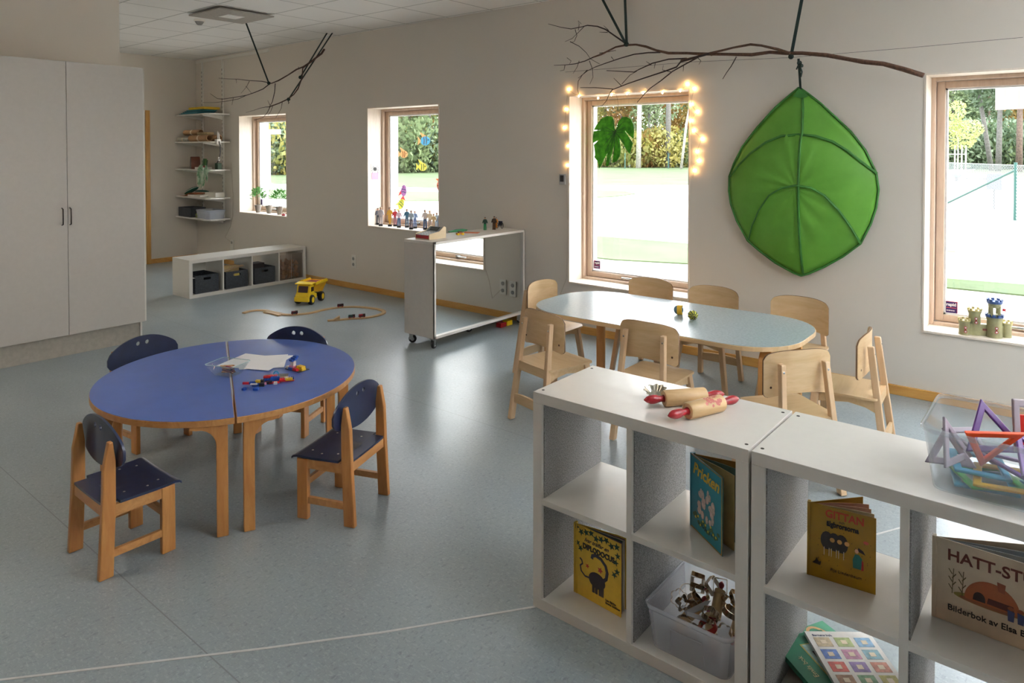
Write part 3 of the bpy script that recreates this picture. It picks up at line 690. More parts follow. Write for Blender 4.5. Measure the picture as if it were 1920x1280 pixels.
o = MB().vf(vs, fs).build('canopy_fabric', GF, lc, smooth=True); sd_ = o.modifiers.new('thickness', 'SOLIDIFY'); sd_.thickness = .0015
MB().tube([(x, -.02, z) for x, z in outl]+[(outl[0][0], -.02, outl[0][1])], .0085, 8).build('edge_binding', GD, lc, smooth=True)
def on_leaf(x, z):
    # radial parameter by ray casting against the outline
    best = 1
    an = math.atan2(z, x)
    for i in range(NO):
        (x1, z1), (x2, z2) = outl[i], outl[(i+1) % NO]; dx, dz = cos(an), sin(an); den = dx*(z2-z1)-dz*(x2-x1)
        if abs(den) < 1e-9: continue
        tt = (x1*(z2-z1)-z1*(x2-x1))/den; uu = (x1*dz-z1*dx)/den
        if tt > 0 and 0 <= uu <= 1: best = min(1, math.hypot(x, z)/tt); break
    return leaf_y(x, z, best)-.011
def rib(name, pts, wd=.018):
    P = []
    for k in range(len(pts)-1):
        for j in range(4): u = j/4; P.append((pts[k][0]*(1-u)+pts[k+1][0]*u, pts[k][1]*(1-u)+pts[k+1][1]*u))
    P.append(pts[-1]); MB().tube([(x, on_leaf(x, z), z) for x, z in P], wd/2, 6, flat=.004).build(name, GD, lc, smooth=True)
rib('centre_rib', ((0.007,0.676),(0.025,0.54),(0.03,0.367),(0.027,0.193),(0.025,0.006),(0.026,-0.194),(0.025,-0.388),(0.024,-0.628)))
rib('upper_rib', ((-0.509,0.051),(-0.442,0.135),(-0.345,0.224),(-0.224,0.305),(-0.107,0.35),(0.008,0.359),(0.119,0.347),(0.227,0.308),(0.321,0.244),(0.402,0.17),(0.494,0.092)))
rib('lower_rib', ((-0.366,-0.417),(-0.328,-0.312),(-0.261,-0.186),(-0.182,-0.075),(-0.091,-0.019),(0.01,0.004),(0.109,-0.01),(0.194,-0.06),(0.278,-0.158),(0.337,-0.254),(0.398,-0.384)))
MB().prism(((-0.007,0.687),(0.036,0.657),(0.055,0.627),(0.012,0.613),(-0.051,0.633)), -.05, -.045, 'y').build('top_corner_patch', GD, lc)
st = MB().strip([(8.862, -.06, 2.055), (8.868, -.10, 2.15), (8.874, -.15, 2.268)], .016, .003, (1, 0, 0)).build('hanging_strap', STRAP, lc)
st.matrix_parent_inverse = Matrix.Translation((-8.865, .03, -1.38))
kn = MB(); kn.ball((8.885, -.165, 2.235), .017); kn.ball((8.90, -.167, 2.215), .013); kn.tube([(8.885, -.17, 2.235), (8.905, -.175, 2.17), (8.897, -.175, 2.135)], .006, 6); kn.tube([(8.885, -.17, 2.235), (8.868, -.175, 2.19)], .005, 6)
k_ = kn.build('knot', STRAP, lc, smooth=True); k_.matrix_parent_inverse = Matrix.Translation((-8.865, .03, -1.38))
# --- branches
def branch(name, label, mains, twigs, mat, tw, straps):
    t = thing(name, label, 'branch')
    for pts, r0, r1 in mains:
        n = len(pts); m = MB().tube(pts, [r0+(r1-r0)*i/(n-1)+(.0012 if i % 2 else 0) for i in range(n)], 8); m.build('bough', mat, t, smooth=True)
    for pts, r0, r1 in twigs:
        n = len(pts); MB().tube(pts, [r0+(r1-r0)*i/(n-1) for i in range(n)], 6).build('twig', tw, t, smooth=True)
    for s_ in straps:
        m = MB().strip(s_[:2], .022, .003, (1, .2, 0)); m.ball(s_[1], .02, 8, 6); o = m.build('hanging_strap', STRAP); tag(o, s_[2], 'strap')
B1 = lambda *a: a
branch('tree_branch', 'long bare branch hanging in front of the window wall above the green leaf canopy',
  [(((9.641,-0.17,2.096),(9.53,-0.17,2.143),(9.413,-0.17,2.187),(9.292,-0.17,2.21),(9.205,-0.17,2.234),(9.065,-0.17,2.273),(8.905,-0.17,2.301),(8.795,-0.17,2.311),(8.682,-0.17,2.327),(8.551,-0.17,2.321),(8.368,-0.17,2.34),(8.162,-0.17,2.361),(8.046,-0.17,2.377)), .016, .010),
   (((8.046,-0.17,2.377),(7.892,-0.17,2.391),(7.787,-0.17,2.422),(7.697,-0.17,2.46),(7.605,-0.17,2.485),(7.512,-0.17,2.49),(7.416,-0.17,2.483),(7.279,-0.17,2.435),(7.199,-0.17,2.418)), .010, .006),
   (((8.829,-0.19,2.306),(8.745,-0.19,2.34),(8.631,-0.19,2.377),(8.55,-0.19,2.393),(8.422,-0.19,2.382),(8.33,-0.19,2.368),(8.235,-0.19,2.358),(8.122,-0.19,2.337),(8.005,-0.19,2.322)), .009, .006)],
  [(((7.822,-0.17,2.403),(7.715,-0.17,2.41),(7.587,-0.17,2.408),(7.455,-0.17,2.386),(7.319,-0.17,2.357),(7.22,-0.17,2.334),(7.138,-0.17,2.306),(7.045,-0.17,2.251)), .006, .002),
   (((8.037,-0.15,2.339),(7.883,-0.15,2.346),(7.741,-0.15,2.325),(7.632,-0.15,2.288),(7.576,-0.15,2.267),(7.463,-0.15,2.28),(7.317,-0.15,2.298)), .006, .0025),
   (((8.159,-0.2,2.336),(8.044,-0.2,2.287),(7.942,-0.2,2.242),(7.839,-0.2,2.173),(7.75,-0.2,2.122),(7.696,-0.2,2.076),(7.633,-0.2,2.014)), .006, .0025),
   (((8.244,-0.21,2.351),(8.114,-0.21,2.327),(8.015,-0.21,2.309),(7.981,-0.21,2.272),(7.878,-0.21,2.245),(7.701,-0.21,2.205),(7.554,-0.21,2.17),(7.422,-0.21,2.132),(7.245,-0.21,2.155),(7.093,-0.21,2.164)), .008, .0025),
   (((7.512,-0.17,2.502),(7.416,-0.17,2.57),(7.318,-0.17,2.639),(7.239,-0.17,2.673),(7.138,-0.17,2.693),(7.086,-0.17,2.687),(6.971,-0.17,2.681),(6.864,-0.17,2.707),(6.727,-0.17,2.752)), .007, .002),
   (((7.107,-0.17,2.688),(7.045,-0.17,2.643),(6.982,-0.17,2.597),(6.907,-0.17,2.578)), .003, .0015),
   (((7.0,-0.15,2.677),(7.017,-0.15,2.622),(6.989,-0.15,2.573),(6.953,-0.15,2.567)), .003, .0015),
   (((7.058,-0.19,2.656),(7.068,-0.19,2.707),(7.058,-0.19,2.739),(7.089,-0.19,2.708)), .0025, .0015),
   (((6.974,-0.19,2.569),(7.069,-0.19,2.52),(7.141,-0.19,2.458),(7.182,-0.19,2.403),(7.272,-0.19,2.353)), .003, .0018),
   (((7.199,-0.17,2.418),(7.118,-0.17,2.393),(7.014,-0.17,2.376),(6.907,-0.17,2.375),(6.788,-0.17,2.381)), .005, .002),
   (((7.247,-0.15,2.45),(7.307,-0.15,2.451),(7.405,-0.15,2.459)), .003, .002),
   (((7.172,-0.19,2.387),(7.202,-0.19,2.316),(7.208,-0.19,2.247),(7.176,-0.19,2.19)), .003, .0015),
   (((7.138,-0.17,2.314),(7.087,-0.17,2.275),(7.045,-0.17,2.225),(7.039,-0.17,2.156),(7.052,-0.17,2.103)), .003, .002),
   (((6.907,-0.17,2.375),(6.897,-0.17,2.332),(6.853,-0.17,2.326)), .003, .0015),
   (((7.042,-0.15,2.402),(7.021,-0.15,2.351),(6.979,-0.15,2.298)), .0025, .0015),
   (((6.942,-0.19,2.432),(6.985,-0.19,2.402),(6.964,-0.19,2.369)), .0025, .0015),
   (((7.412,-0.21,2.132),(7.383,-0.21,2.1),(7.354,-0.21,2.043),(7.315,-0.21,2.003),(7.266,-0.21,1.995)), .004, .0015),
   (((7.498,-0.21,2.152),(7.422,-0.21,2.223)), .003, .0015),
   (((7.486,-0.19,2.171),(7.562,-0.19,2.24),(7.626,-0.19,2.268)), .003, .002),
   (((8.446,-0.19,2.313),(8.408,-0.19,2.249),(8.37,-0.19,2.2),(8.342,-0.19,2.157)), .004, .002),
   (((8.153,-0.15,2.37),(8.193,-0.15,2.357),(8.242,-0.15,2.342)), .004, .002),
   (((7.934,-0.2,2.237),(7.856,-0.2,2.259),(7.864,-0.2,2.295)), .003, .0015),
   (((7.768,-0.15,2.326),(7.759,-0.15,2.282)), .003, .0015),
   (((7.732,-0.15,2.313),(7.687,-0.15,2.344)), .003, .0015),
   (((8.035,-0.2,2.285),(8.031,-0.2,2.235)), .003, .0015),
   (((8.151,-0.2,2.329),(8.175,-0.2,2.304),(8.159,-0.2,2.278)), .003, .0015),
   (((7.348,-0.17,2.627),(7.299,-0.17,2.673)), .003, .0015),
   (((7.338,-0.17,2.612),(7.259,-0.17,2.623)), .003, .0015),
   (((7.374,-0.17,2.406),(7.401,-0.17,2.374)), .003, .0015)],
  BARK, TWIG,
  [((7.36,-0.45,3.0), (7.514,-0.17,2.496), 'dark green strap holding the branch up, the one left of the leaf canopy'),
   ((9.02,-0.35,3.0), (8.829,-0.17,2.284), 'dark green strap holding the branch up, just beside the leaf canopy'),
   ((7.4,0.0,3.0), (7.519,-0.17,2.496), 'thinner strap meeting the same left knot of the long branch')])
branch('tree_branch', 'smaller bare branch hanging near the far corner shelves and far window',
  [(((4.177,-0.7,2.702),(4.128,-0.7,2.662),(4.017,-0.7,2.62),(3.941,-0.7,2.589),(3.8,-0.7,2.547),(3.669,-0.7,2.527),(3.508,-0.7,2.477),(3.315,-0.7,2.427),(3.173,-0.7,2.404)), .011, .006),
   (((3.983,-0.72,2.591),(3.817,-0.72,2.529),(3.803,-0.72,2.424),(3.723,-0.72,2.308),(3.644,-0.72,2.251),(3.522,-0.72,2.203),(3.343,-0.72,2.164),(3.159,-0.72,2.135)), .006, .006)],
  [(((3.13,-0.7,2.399),(2.999,-0.7,2.35),(2.82,-0.7,2.319),(2.636,-0.7,2.295),(2.382,-0.7,2.283),(2.086,-0.7,2.275),(1.95,-0.7,2.287),(1.777,-0.7,2.357)), .006, .0025),
   (((3.173,-0.7,2.404),(2.971,-0.7,2.441),(2.7,-0.7,2.466),(2.45,-0.7,2.499),(2.223,-0.7,2.517),(1.988,-0.7,2.541)), .005, .002),
   (((2.7,-0.7,2.458),(2.637,-0.7,2.395),(2.511,-0.7,2.324)), .003, .0015),
   (((2.622,-0.7,2.404),(2.744,-0.7,2.315)), .003, .0015),
   (((2.601,-0.68,2.298),(2.411,-0.68,2.262),(2.115,-0.68,2.245),(1.807,-0.68,2.245),(1.54,-0.68,2.26)), .004, .0015),
   (((2.069,-0.7,2.276),(2.051,-0.7,2.204),(2.033,-0.7,2.152)), .0025, .0015),
   (((2.334,-0.7,2.277),(2.3,-0.7,2.193)), .0025, .0015),
   (((3.25,-0.7,2.399),(3.235,-0.7,2.297),(3.185,-0.7,2.188),(3.142,-0.7,2.15)), .005, .003),
   (((3.174,-0.72,2.132),(3.087,-0.72,2.135),(2.97,-0.72,2.127),(2.82,-0.72,2.105),(2.652,-0.72,2.086)), .004, .0015),
   (((3.141,-0.7,2.137),(3.083,-0.7,2.072),(2.994,-0.7,2.018),(2.8,-0.7,1.99)), .004, .002),
   (((3.193,-0.7,2.14),(3.155,-0.7,2.085),(3.097,-0.7,2.039)), .003, .0015),
   (((3.39,-0.7,2.179),(3.367,-0.7,2.109),(3.254,-0.7,2.002)), .003, .0015),
   (((3.492,-0.7,2.21),(3.518,-0.7,2.165),(3.505,-0.7,2.153)), .006, .003),
   (((2.402,-0.7,2.502),(2.411,-0.7,2.454)), .0025, .0015),
   (((3.142,-0.7,2.15),(3.09,-0.7,2.213)), .003, .0015),
   (((3.722,-0.7,2.531),(3.704,-0.7,2.552)), .004, .003)],
  plain('dark_bark', (78, 50, 38), .85, var=.2, scale=80, bump=.5), TWIG,
  [((3.52, -1.22, 3.0), (3.118,-0.7,2.409), 'dark green strap from the air diffuser edge down to the smaller branch'),
   ((3.572, -.223, 3.0), (3.74,-0.7,2.435), 'dark strap by the wall looped around the smaller branch, left of its twin'),
   ((3.63, -.19, 3.0), (3.543,-0.72,2.203), 'dark strap by the wall reaching the lowest knot of the smaller branch')])
# fine line
o = MB().tube(((6.904,-0.16,2.314),(8.087,-0.14,2.31),(8.808,-0.14,2.281),(9.533,-0.1,2.286),(10.137,-0.05,2.299)), .0014, 5).build('thin_wire', plain('thin_dark_line', (70, 66, 62), .5)); tag(o, 'thin dark wire stretched along behind the long branch', 'wire')
# --- string lights round window 3
sl = thing('string_lights', 'warm white fairy lights hung around the window behind the long table', 'fairy lights')
pts = ((6.853,-0.012,1.311),(6.83,-0.012,1.391),(6.82,-0.012,1.496),(6.843,-0.012,1.585),(6.83,-0.012,1.669),(6.8,-0.012,1.746),(6.788,-0.012,1.835),(6.804,-0.012,1.924),(6.808,-0.012,2.001),(6.819,-0.012,2.1),(6.833,-0.012,2.177),(6.891,-0.012,2.137),(6.948,-0.012,2.11),(7.052,-0.012,2.105),(7.15,-0.012,2.084),(7.283,-0.012,2.105),(7.436,-0.012,2.108),(7.584,-0.012,2.105),(7.763,-0.012,2.098),(7.92,-0.012,2.104),(7.974,-0.012,2.154),(8.032,-0.012,2.115),(8.01,-0.012,1.993),(8.058,-0.012,1.933),(8.01,-0.012,1.866),(8.03,-0.012,1.787),(8.101,-0.012,1.718),(8.06,-0.012,1.62),(8.072,-0.012,1.547),(8.019,-0.012,1.504),(8.039,-0.012,1.468),(8.027,-0.012,1.411))
MB().tube(pts, .0016, 5).build('wire', plain('pale_wire', (190, 178, 160), .5), sl)
bl = plain('warm_bulb', (255, 196, 120), .3, var=0, emit=60)
for k in (2, 4, 6, 8, 10, 12, 14, 15, 16, 17, 18, 19, 20, 21, 22, 23, 24, 25, 26, 27, 28, 30):
    x, y, z = pts[k]; MB().ball((x, y-.004, z), .0065, 8, 6, (1, 1, 1.5)).build('bulb', bl, sl, smooth=True)
cb = MB().tube(((6.811,-0.008,1.311),(6.823,-0.008,0.965),(6.818,-0.008,0.674),(6.812,-0.008,0.471),(6.755,-0.01,0.338),(6.711,-0.015,0.176),(6.593,-0.02,0.279)), .002, 5).build('power_cord', MC['pale_wire']); tag(cb, 'thin pale cord of the fairy lights running down beside the window', 'cord')
# --- hanging monstera leaf in window 3
MG = fabric_leaf('monstera_green', (92, 168, 48), (54, 122, 30), .35, 22, .35)
MO = [(405,425),(395,330),(375,290),(325,283),(265,305),(215,360),(187,408),(262,412),(186,420),(178,470),(178,530),(240,500),(186,548),(195,590),(200,640),(192,660),(225,700),(240,765),(262,740),(290,680),(325,620),(318,680),(308,742),(340,740),(350,690),(375,620),(388,560),(390,620),(375,712),(420,700),(455,650),(465,590),(455,530),(450,490),(490,540),(530,600),(560,632),(580,580),(596,535),(505,420),(602,500),(607,430),(600,370),(570,320),(530,297),(480,298),(440,335),(420,390)]
def monstera(name, label, cat, loc, sc, mat, rot=0, vein=None, ry=0):
    t = thing(name, label, cat, loc, rot)
    P = [((x-405)*sc, -(y-430)*sc) for x, y in MO]
    m = curved_plate(P, lambda x: -.35*x*x, .0015); m.build('leaf_blade', mat, t, smooth=2)
    vm = vein or plain('dark_vein', (24, 70, 20), .5); v = MB()
    for ex, ey in ((200, 430), (215, 370), (205, 520), (215, 650), (240, 740), (320, 730), (385, 700), (450, 600), (555, 600), (595, 480), (590, 380), (380, 300), (530, 310)):
        a = ((ex-405)*sc, -(ey-430)*sc); v.tube([(0, -.004, 0), (a[0]*.5, -.003, a[1]*.5+.06*abs(a[0])), (a[0]*.92, -.002, a[1]*.92)], [.0028, .002, .001], 5)
    v.build('veins', vm, t)
    return t
SCM = 0.001
m3 = monstera('paper_leaf', 'glossy green monstera leaf hanging in the window with the fairy lights', 'leaf', (7.252,0.1,1.791), SCM*.96, MG)
MB().tube([(.0, -.002, 0), (.02, 0, .12), (.03, .0, .25), (.025, -.02, 0.319)], [.003, .0015, .001, .001], 5).build('stem_wire', TWIG, m3)
# stickers on the panes
def sticker(loc, s_, label):
    t = thing('window_sticker', label, 'sticker', loc)
    BX(-.045*s_, .045*s_, -.0008, 0, -.05*s_, .05*s_).build('border', plain('sticker_red', (190, 50, 44), .5), t)
    BX(-.040*s_, .040*s_, -.0014, -.0008, -.045*s_, .045*s_).build('field', plain('sticker_purple', (54, 24, 92), .5), t)
    text('lettering', 'rapid', .034*s_, PAPER, t, (-.035*s_, -.0018, .012*s_), offset=.0012)
    BX(-.034*s_, .034*s_, -.0018, -.0014, -.006*s_, -.002*s_).build('line', plain('sticker_orange', (226, 84, 44), .5), t)
    text('small_lettering', '08-700 00 00', .0105*s_, PAPER, t, (-.033*s_, -.0018, -.03*s_), offset=.0006)
sticker((6.96,0.274,0.576), .75, 'small purple sticker with white lettering in the lower corner of the fairy-light window')
sticker((9.749,0.274,0.574), .82, 'purple sticker with white lettering on the rightmost window, left of the toy castle')
o = BX(-.03, .03, -.001, 0, -.045, .045).build('window_sticker', MC['sticker_purple'] if 'sticker_purple' in MC else RED, None, loc=(1.331,0.274,0.895)); tag(o, 'tiny purple sticker on the farthest window behind the potted plants', 'sticker')
# --- window 1: plants
PG = fabric_leaf('plant_green', (96, 148, 72), (64, 116, 52), .3, 30)
rp = random.Random(5)
def potted(loc, label):
    t = thing('potted_plant', label, 'plant', loc, rp.uniform(0, 6), 'small topiary plants on the far window sill')
    p = MB().lathe([(.028, 0), (.045, .085), (.048, .085), (.048, .105), (.043, .105), (.040, .08), (.001, .08)], 20).build('pot', plain('taupe_pot', (150, 142, 132), .6), t, smooth=2)
    MB().tube([(0, 0, .08), (.003, .002, .15), (0, 0, .22)], .004, 6).build('stem', TWIG, t)
    f = MB()
    for k in range(170):
        a = rp.uniform(0, 2*pi); e = rp.uniform(-.5, 1.4); r = rp.uniform(.035, .10)
        c = Vector((r*cos(a)*cos(e), r*sin(a)*cos(e), .24+r*sin(e)*1.05)); d = Vector((c.x, c.y, (c.z-.2)*1.2)).normalized(); s_ = d.orthogonal().normalized()*.005; L = d*rp.uniform(.02, .035)
        f.vf([c-s_, c+L*.5-s_*1.6, c+L, c+L*.5+s_*1.6, c+s_], [(0, 1, 2, 3, 4)])
    f.build('foliage', PG, t)
for px, lab in (((1.553,0.09), 'little clipped plant in a grey pot on the far window sill, leftmost of three'), ((1.777,0.12), 'little clipped plant in a grey pot on the far window sill, middle of three'), ((2.061,0.1), 'little clipped plant in a grey pot on the far window sill, rightmost of three')):
    potted((px[0], px[1], .775), lab)
t = thing('toy_boat', 'tiny red and white toy at the right end of the farthest window sill', 'toy', (2.251, .04, .774))
MB().lathe([(.02, 0), (.03, .018), (.012, .024)], 12).build('base', RED, t); MB().ball((0, 0, .034), .012).build('knob', PAPER, t, smooth=True)
# --- window 2: figures, fish, spider
FCOL = {'pale': (222, 206, 196), 'dark': (60, 56, 62)}
def person_figure(loc, h, shirt, legs, hair, label, rz=0, name='person_figurine', dress=False, grp='flat wooden people figures on the window sill', base=True, lean=0):
    t = thing(name, label, 'figurine', loc, rz, grp)
    z0 = .022 if base else 0
    if base: BX(-.022, .022, -.014, .014, 0, .022).build('base_block', BLACK, t, bevel=.002)
    s_ = (h-z0)
    q = lambda pts: [(x*s_, z0+z*s_) for x, z in pts]
    th = .006 if base else .012
    if dress: lg = q([(-.03, 0), (.0, 0), (.02, 0), (.04, 0), (.09, .30), (.10, .45), (-.10, .45), (-.09, .30)])
    else: lg = q([(-.10, 0), (-.02, 0), (-.005, .38), (.01, .38), (.03, 0), (.10, 0), (.09, .48), (-.09, .48)])
    MB().prism(lg, -th, th, 'y').build('trousers' if not dress else 'skirt', plain('cloth_%d_%d_%d' % legs, legs, .6), t, bevel=.002)
    MB().prism(q([(-.09, .44), (.09, .44), (.10, .60), (.17, .50), (.20, .54), (.13, .78), (.04, .82), (-.04, .82), (-.13, .78), (-.20, .54), (-.17, .50), (-.10, .60)]), -th, th, 'y').build('shirt', plain('cloth_%d_%d_%d' % shirt, shirt, .6), t, bevel=.002)
    m = MB(); m.ball((0, 0, z0+.885*s_), .062*s_, 12, 8, (1, .7 if base else .9, 1.15)); m.box(-.02*s_, .02*s_, -th*.7, th*.7, z0+.80*s_, z0+.85*s_); m.build('head', plain('skin_tone', (206, 160, 132), .5), t, smooth=True)
    m = MB(); m.ball((0, .003, z0+.925*s_), .066*s_, 12, 8, (1.02, .75 if base else 1, .75)); m.build('hair', plain('hair_%d_%d_%d' % hair, hair, .7), t, smooth=True)
    m = MB(); m.ball((-.022*s_, -.05*s_, z0+.89*s_), .006*s_, 6, 4); m.ball((.022*s_, -.05*s_, z0+.89*s_), .006*s_, 6, 4); m.build('eyes', BLACK, t)
    return t
figs = [((4.179, 0.06), .225, (214, 208, 214), (208, 198, 200), (206, 186, 160), 'pale grey-clad figurine standing farthest left on the second window sill'),
        ((4.049, 0.13), .20, (96, 100, 112), (60, 62, 70), (70, 60, 56), 'dark grey figurine half hidden behind the leftmost pale figurine'),
        ((4.29, 0.1), .225, (222, 168, 60), (214, 160, 60), (84, 72, 66), 'figurine in an ochre yellow dress with dark hair on the window sill'),
        ((4.335, 0.14), .205, (196, 52, 62), (150, 96, 110), (170, 150, 120), 'figurine with red top between the ochre and the pink one'),
        ((4.466, 0.08), .205, (232, 200, 210), (64, 112, 156), (220, 196, 150), 'figurine with pale pink shirt and bright blue shorts'),
        ((4.532, 0.14), .215, (70, 116, 140), (84, 110, 130), (120, 96, 76), 'figurine in a teal blue coat on a black block'),
        ((4.706, 0.045), .215, (184, 200, 216), (120, 110, 120), (150, 120, 90), 'nearest figurine, light blue clothes, leaning forward past the teal one'),
        ((4.674, 0.13), .20, (110, 130, 160), (90, 110, 150), (110, 96, 90), 'slim grey-blue figurine seen edge-on right of the light blue one'),
        ((4.846, 0.12), .225, (226, 214, 212), (72, 100, 140), (196, 180, 176), 'figurine in white shirt and blue jeans behind the toy cash register'),
        ((4.89, 0.15), .215, (226, 206, 176), (170, 150, 140), (226, 176, 90), 'blonde figurine with a cream top right of the one in jeans'),
        ((4.999, 0.1), .19, (232, 200, 150), (220, 190, 160), (232, 186, 110), 'small child-sized orange-toned figurine near the right end of the sill'),
        ((4.997, 0.15), .20, (176, 200, 222), (150, 178, 206), (130, 120, 130), 'figurine all in light blue near the right window edge'),
        ((5.098, 0.09), .19, (140, 150, 170), (110, 120, 150), (100, 90, 90), 'last figurine on the right, grey-blue, touching the window edge')]
for k, (p, h, sh, lg, hr, lab) in enumerate(figs):
    person_figure((p[0], p[1], .764), h, sh, lg, hr, lab, rz=radians(38+(17*k) % 20), dress=(k == 2))
def fish(loc, s_, c1, c2, c3, label, rot=0, mirror=1):
    t = thing('fish_suncatcher', label, 'suncatcher', loc, 0, 'painted fish suncatchers on the second window'); t.rotation_euler = (0, rot, 0); t.scale = (mirror, 1, 1)
    body = [(.07*cos(a)*s_*(1 if cos(a) > 0 else .9), .045*sin(a)*s_) for a in [2*pi*k/24 for k in range(24)]]
    MB().prism(body, -.001, .001, 'y').build('body', fabric_leaf('fish_%d_%d_%d' % c1, c1, tuple(int(v*.93) for v in c1), .5, 40), t)
    MB().prism([(-.055*s_, 0), (-.105*s_, .045*s_), (-.095*s_, 0), (-.105*s_, -.04*s_)], -.001, .001, 'y').build('tail', fabric_leaf('fish_%d_%d_%d' % c2, c2, c2, .5, 40), t)
    MB().prism([(-.04*s_, .035*s_), (.0, .046*s_), (.02*s_, .043*s_), (-.07*s_, .085*s_)], -.001, .001, 'y').build('fin', fabric_leaf('fish_%d_%d_%d' % c2, c2, c2, .5, 40), t)
    m = MB()
    for u in (-.02, .012): m.prism([(u*s_, -.036*s_), ((u+.008)*s_, -.036*s_), ((u+.014)*s_, 0), ((u+.008)*s_, .036*s_), (u*s_, .036*s_), ((u+.006)*s_, 0)], -.0016, .0016, 'y')
    m.build('stripes', fabric_leaf('fish_%d_%d_%d' % c3, c3, c3, .4, 40), t)
    MB().lathe([(.006*s_, -.002), (.006*s_, .002)], 10, M=Matrix.Translation((.045*s_, 0, .008*s_)) @ Matrix.Rotation(pi/2, 4, 'X')).build('eye', BLACK, t)
fish((4.693,0.27,1.739), 1.15, (150, 205, 225), (240, 200, 160), (220, 120, 90), 'blue and orange striped fish suncatcher, the highest on the glass')
fish((4.339,0.27,1.588), .95, (240, 206, 166), (238, 200, 160), (90, 70, 70), 'orange-brown fish suncatcher with dark stripes, upper left on the glass')
fish((4.649,0.27,1.445), 1.0, (230, 224, 150), (230, 220, 140), (90, 150, 150), 'yellow fish suncatcher with green stripe below the blue one')
fish((4.337,0.27,1.163), 1.0, (200, 160, 200), (232, 120, 130), (80, 110, 140), 'purple and pink fish suncatcher standing on its tail', rot=-1.45)
fish((4.291,0.27,1.006), 1.0, (220, 220, 130), (220, 226, 160), (70, 140, 170), 'pale yellow-green fish suncatcher lowest on the glass', rot=-1.0)
fish((4.919,0.27,1.236), .9, (224, 170, 156), (226, 160, 130), (120, 60, 60), 'red-brown fish suncatcher cut by the right window edge', rot=1.3)
t = thing('spider_picture', 'little black spider picture with pink card stuck on the left window lining', 'picture', (4.034, .10, 1.40), radians(90)); t.scale = (1.6, 1, 1.5)
BX(-.035, .035, -.001, 0, -.02, .055).build('paper', PAPER, t); BX(-.03, .03, -.0012, 0, -.07, -.018).build('pink_card', plain('pink_card', (230, 170, 200), .7), t)
m = MB(); m.lathe([(.015, 0), (.013, .003)], 14, M=Matrix.Translation((0, -.001, .01)) @ Matrix.Rotation(pi/2, 4, 'X'))
for a in range(8):
    an = [.2, .6, -.2, -.6, pi-.2, pi-.6, pi+.2, pi+.6][a]; m.tube([(0, -.003, .01), (.022*cos(an), -.003, .01+.03*sin(an)+.008), (.034*cos(an), -.003, .01+.05*sin(an)-.004)], .0012, 4)
m.build('spider', BLACK, t)
# --- on the mirror cart
t = thing('toy_cash_register', 'wooden toy cash register with red drawer on the mirror cart', 'toy', (6.115, -1.03, .882), 0)
CR = wood('pale_toy_wood', (226, 208, 172), (212, 192, 154), .5, 12, 1, 8)
prof = [(-.10, 0), (.10, 0), (.10, .09), (.075, .10), (.025, .062), (-.10, .045)]
for sx in (-.085, .078): MB().prism(prof, sx, sx+.007, 'x').build('side_panel', CR, t, bevel=.001)
MB().box(-.078, .078, -.095, .095, 0, .008).build('bottom_panel', CR, t)
MB().prism([(-.098, .036), (.02, .054), (.07, .092), (.098, .084), (.098, .008), (-.08, .008)], -.078, .078, 'x').build('housing', plain('register_grey', (150, 156, 158), .5), t)
dr = BX(-.076, .076, -.102, -.08, .008, .036).build('drawer', RED, t, bevel=.001); MB().prism([(-.01, .034), (.01, .034), (.0, .025)], -.104, -.102, 'y').build('finger_notch', BLACK, dr)
m = MB()
for i in range(4):
    for j in range(4): m.vf([(-.06+.032*i, -.088+.026*j, .0385+.004*j+.002), (-.038+.032*i, -.088+.026*j, .0385+.004*j+.002), (-.038+.032*i, -.07+.026*j, .0412+.004*j+.002), (-.06+.032*i, -.07+.026*j, .0412+.004*j+.002)], [(0, 1, 2, 3)])
tag(m.build('keys', PAPER, t), kind='stuff')
MB().prism([(.031, .066), (.062, .0885), (.060, .0905), (.029, .068)], -.05, .05, 'x').build('display', plain('display_dark', (60, 66, 62), .3), t)
t = thing('toy_car', 'small orange wooden toy car on the mirror cart', 'toy car', (6.165, -.72, .882), radians(70))
BX(-.035, .035, -.014, .014, .010, .022).build('body', plain('toy_orange', (206, 124, 40), .5), t, bevel=.003); BX(-.018, .016, -.013, .013, .022, .034).build('cabin', plain('toy_brown', (120, 76, 40), .5), t, bevel=.003)
for wx in (-.022, .022):
    for wy in (-.016, .016): MB().lathe([(.010, -.003), (.010, .003)], 14, M=Matrix.Translation((wx, wy, .010)) @ Matrix.Rotation(pi/2, 4, 'X')).build('wheel', YEL, t, smooth=2)
t = thing('toy_crocodile', 'low green wooden toy lying behind the orange toy car', 'toy', (5.99, -.56, .882), radians(75))
MB().prism([(-.10, .004), (.04, .001), (.09, .006), (.10, .016), (.05, .026), (-.02, .026), (-.10, .014)], -.012, .012, 'y').build('body', plain('toy_green', (46, 130, 84), .5), t, bevel=.003)
o = BX(-.07, .07, -.05, .05, 0, .002).build('orange_card', plain('orange_card', (226, 124, 74), .6), None, loc=(6.12, -.52, .882)); o.rotation_euler = (0, 0, .5); tag(o, 'orange paper card lying behind the toy car on the mirror cart', 'card')
person_figure((6.075, -.284, .882), .125, (30, 60, 50), (40, 140, 80), (30, 26, 26), 'little doll in green trousers standing alone on the mirror cart', radians(35), 'person_figurine', grp='small dolls on the mirror cart', base=False)
person_figure((6.12, -.205, .882), .13, (60, 46, 36), (90, 66, 46), (40, 30, 26), 'little brown-clad doll pushing the toy wheelchair', radians(20), 'person_figurine', grp='small dolls on the mirror cart', base=False)
person_figure((6.10, -.155, .895), .10, (216, 140, 40), (200, 120, 40), (60, 44, 36), 'little doll in orange clothes seated by the wheelchair', radians(10), 'person_figurine', grp='small dolls on the mirror cart', base=False)
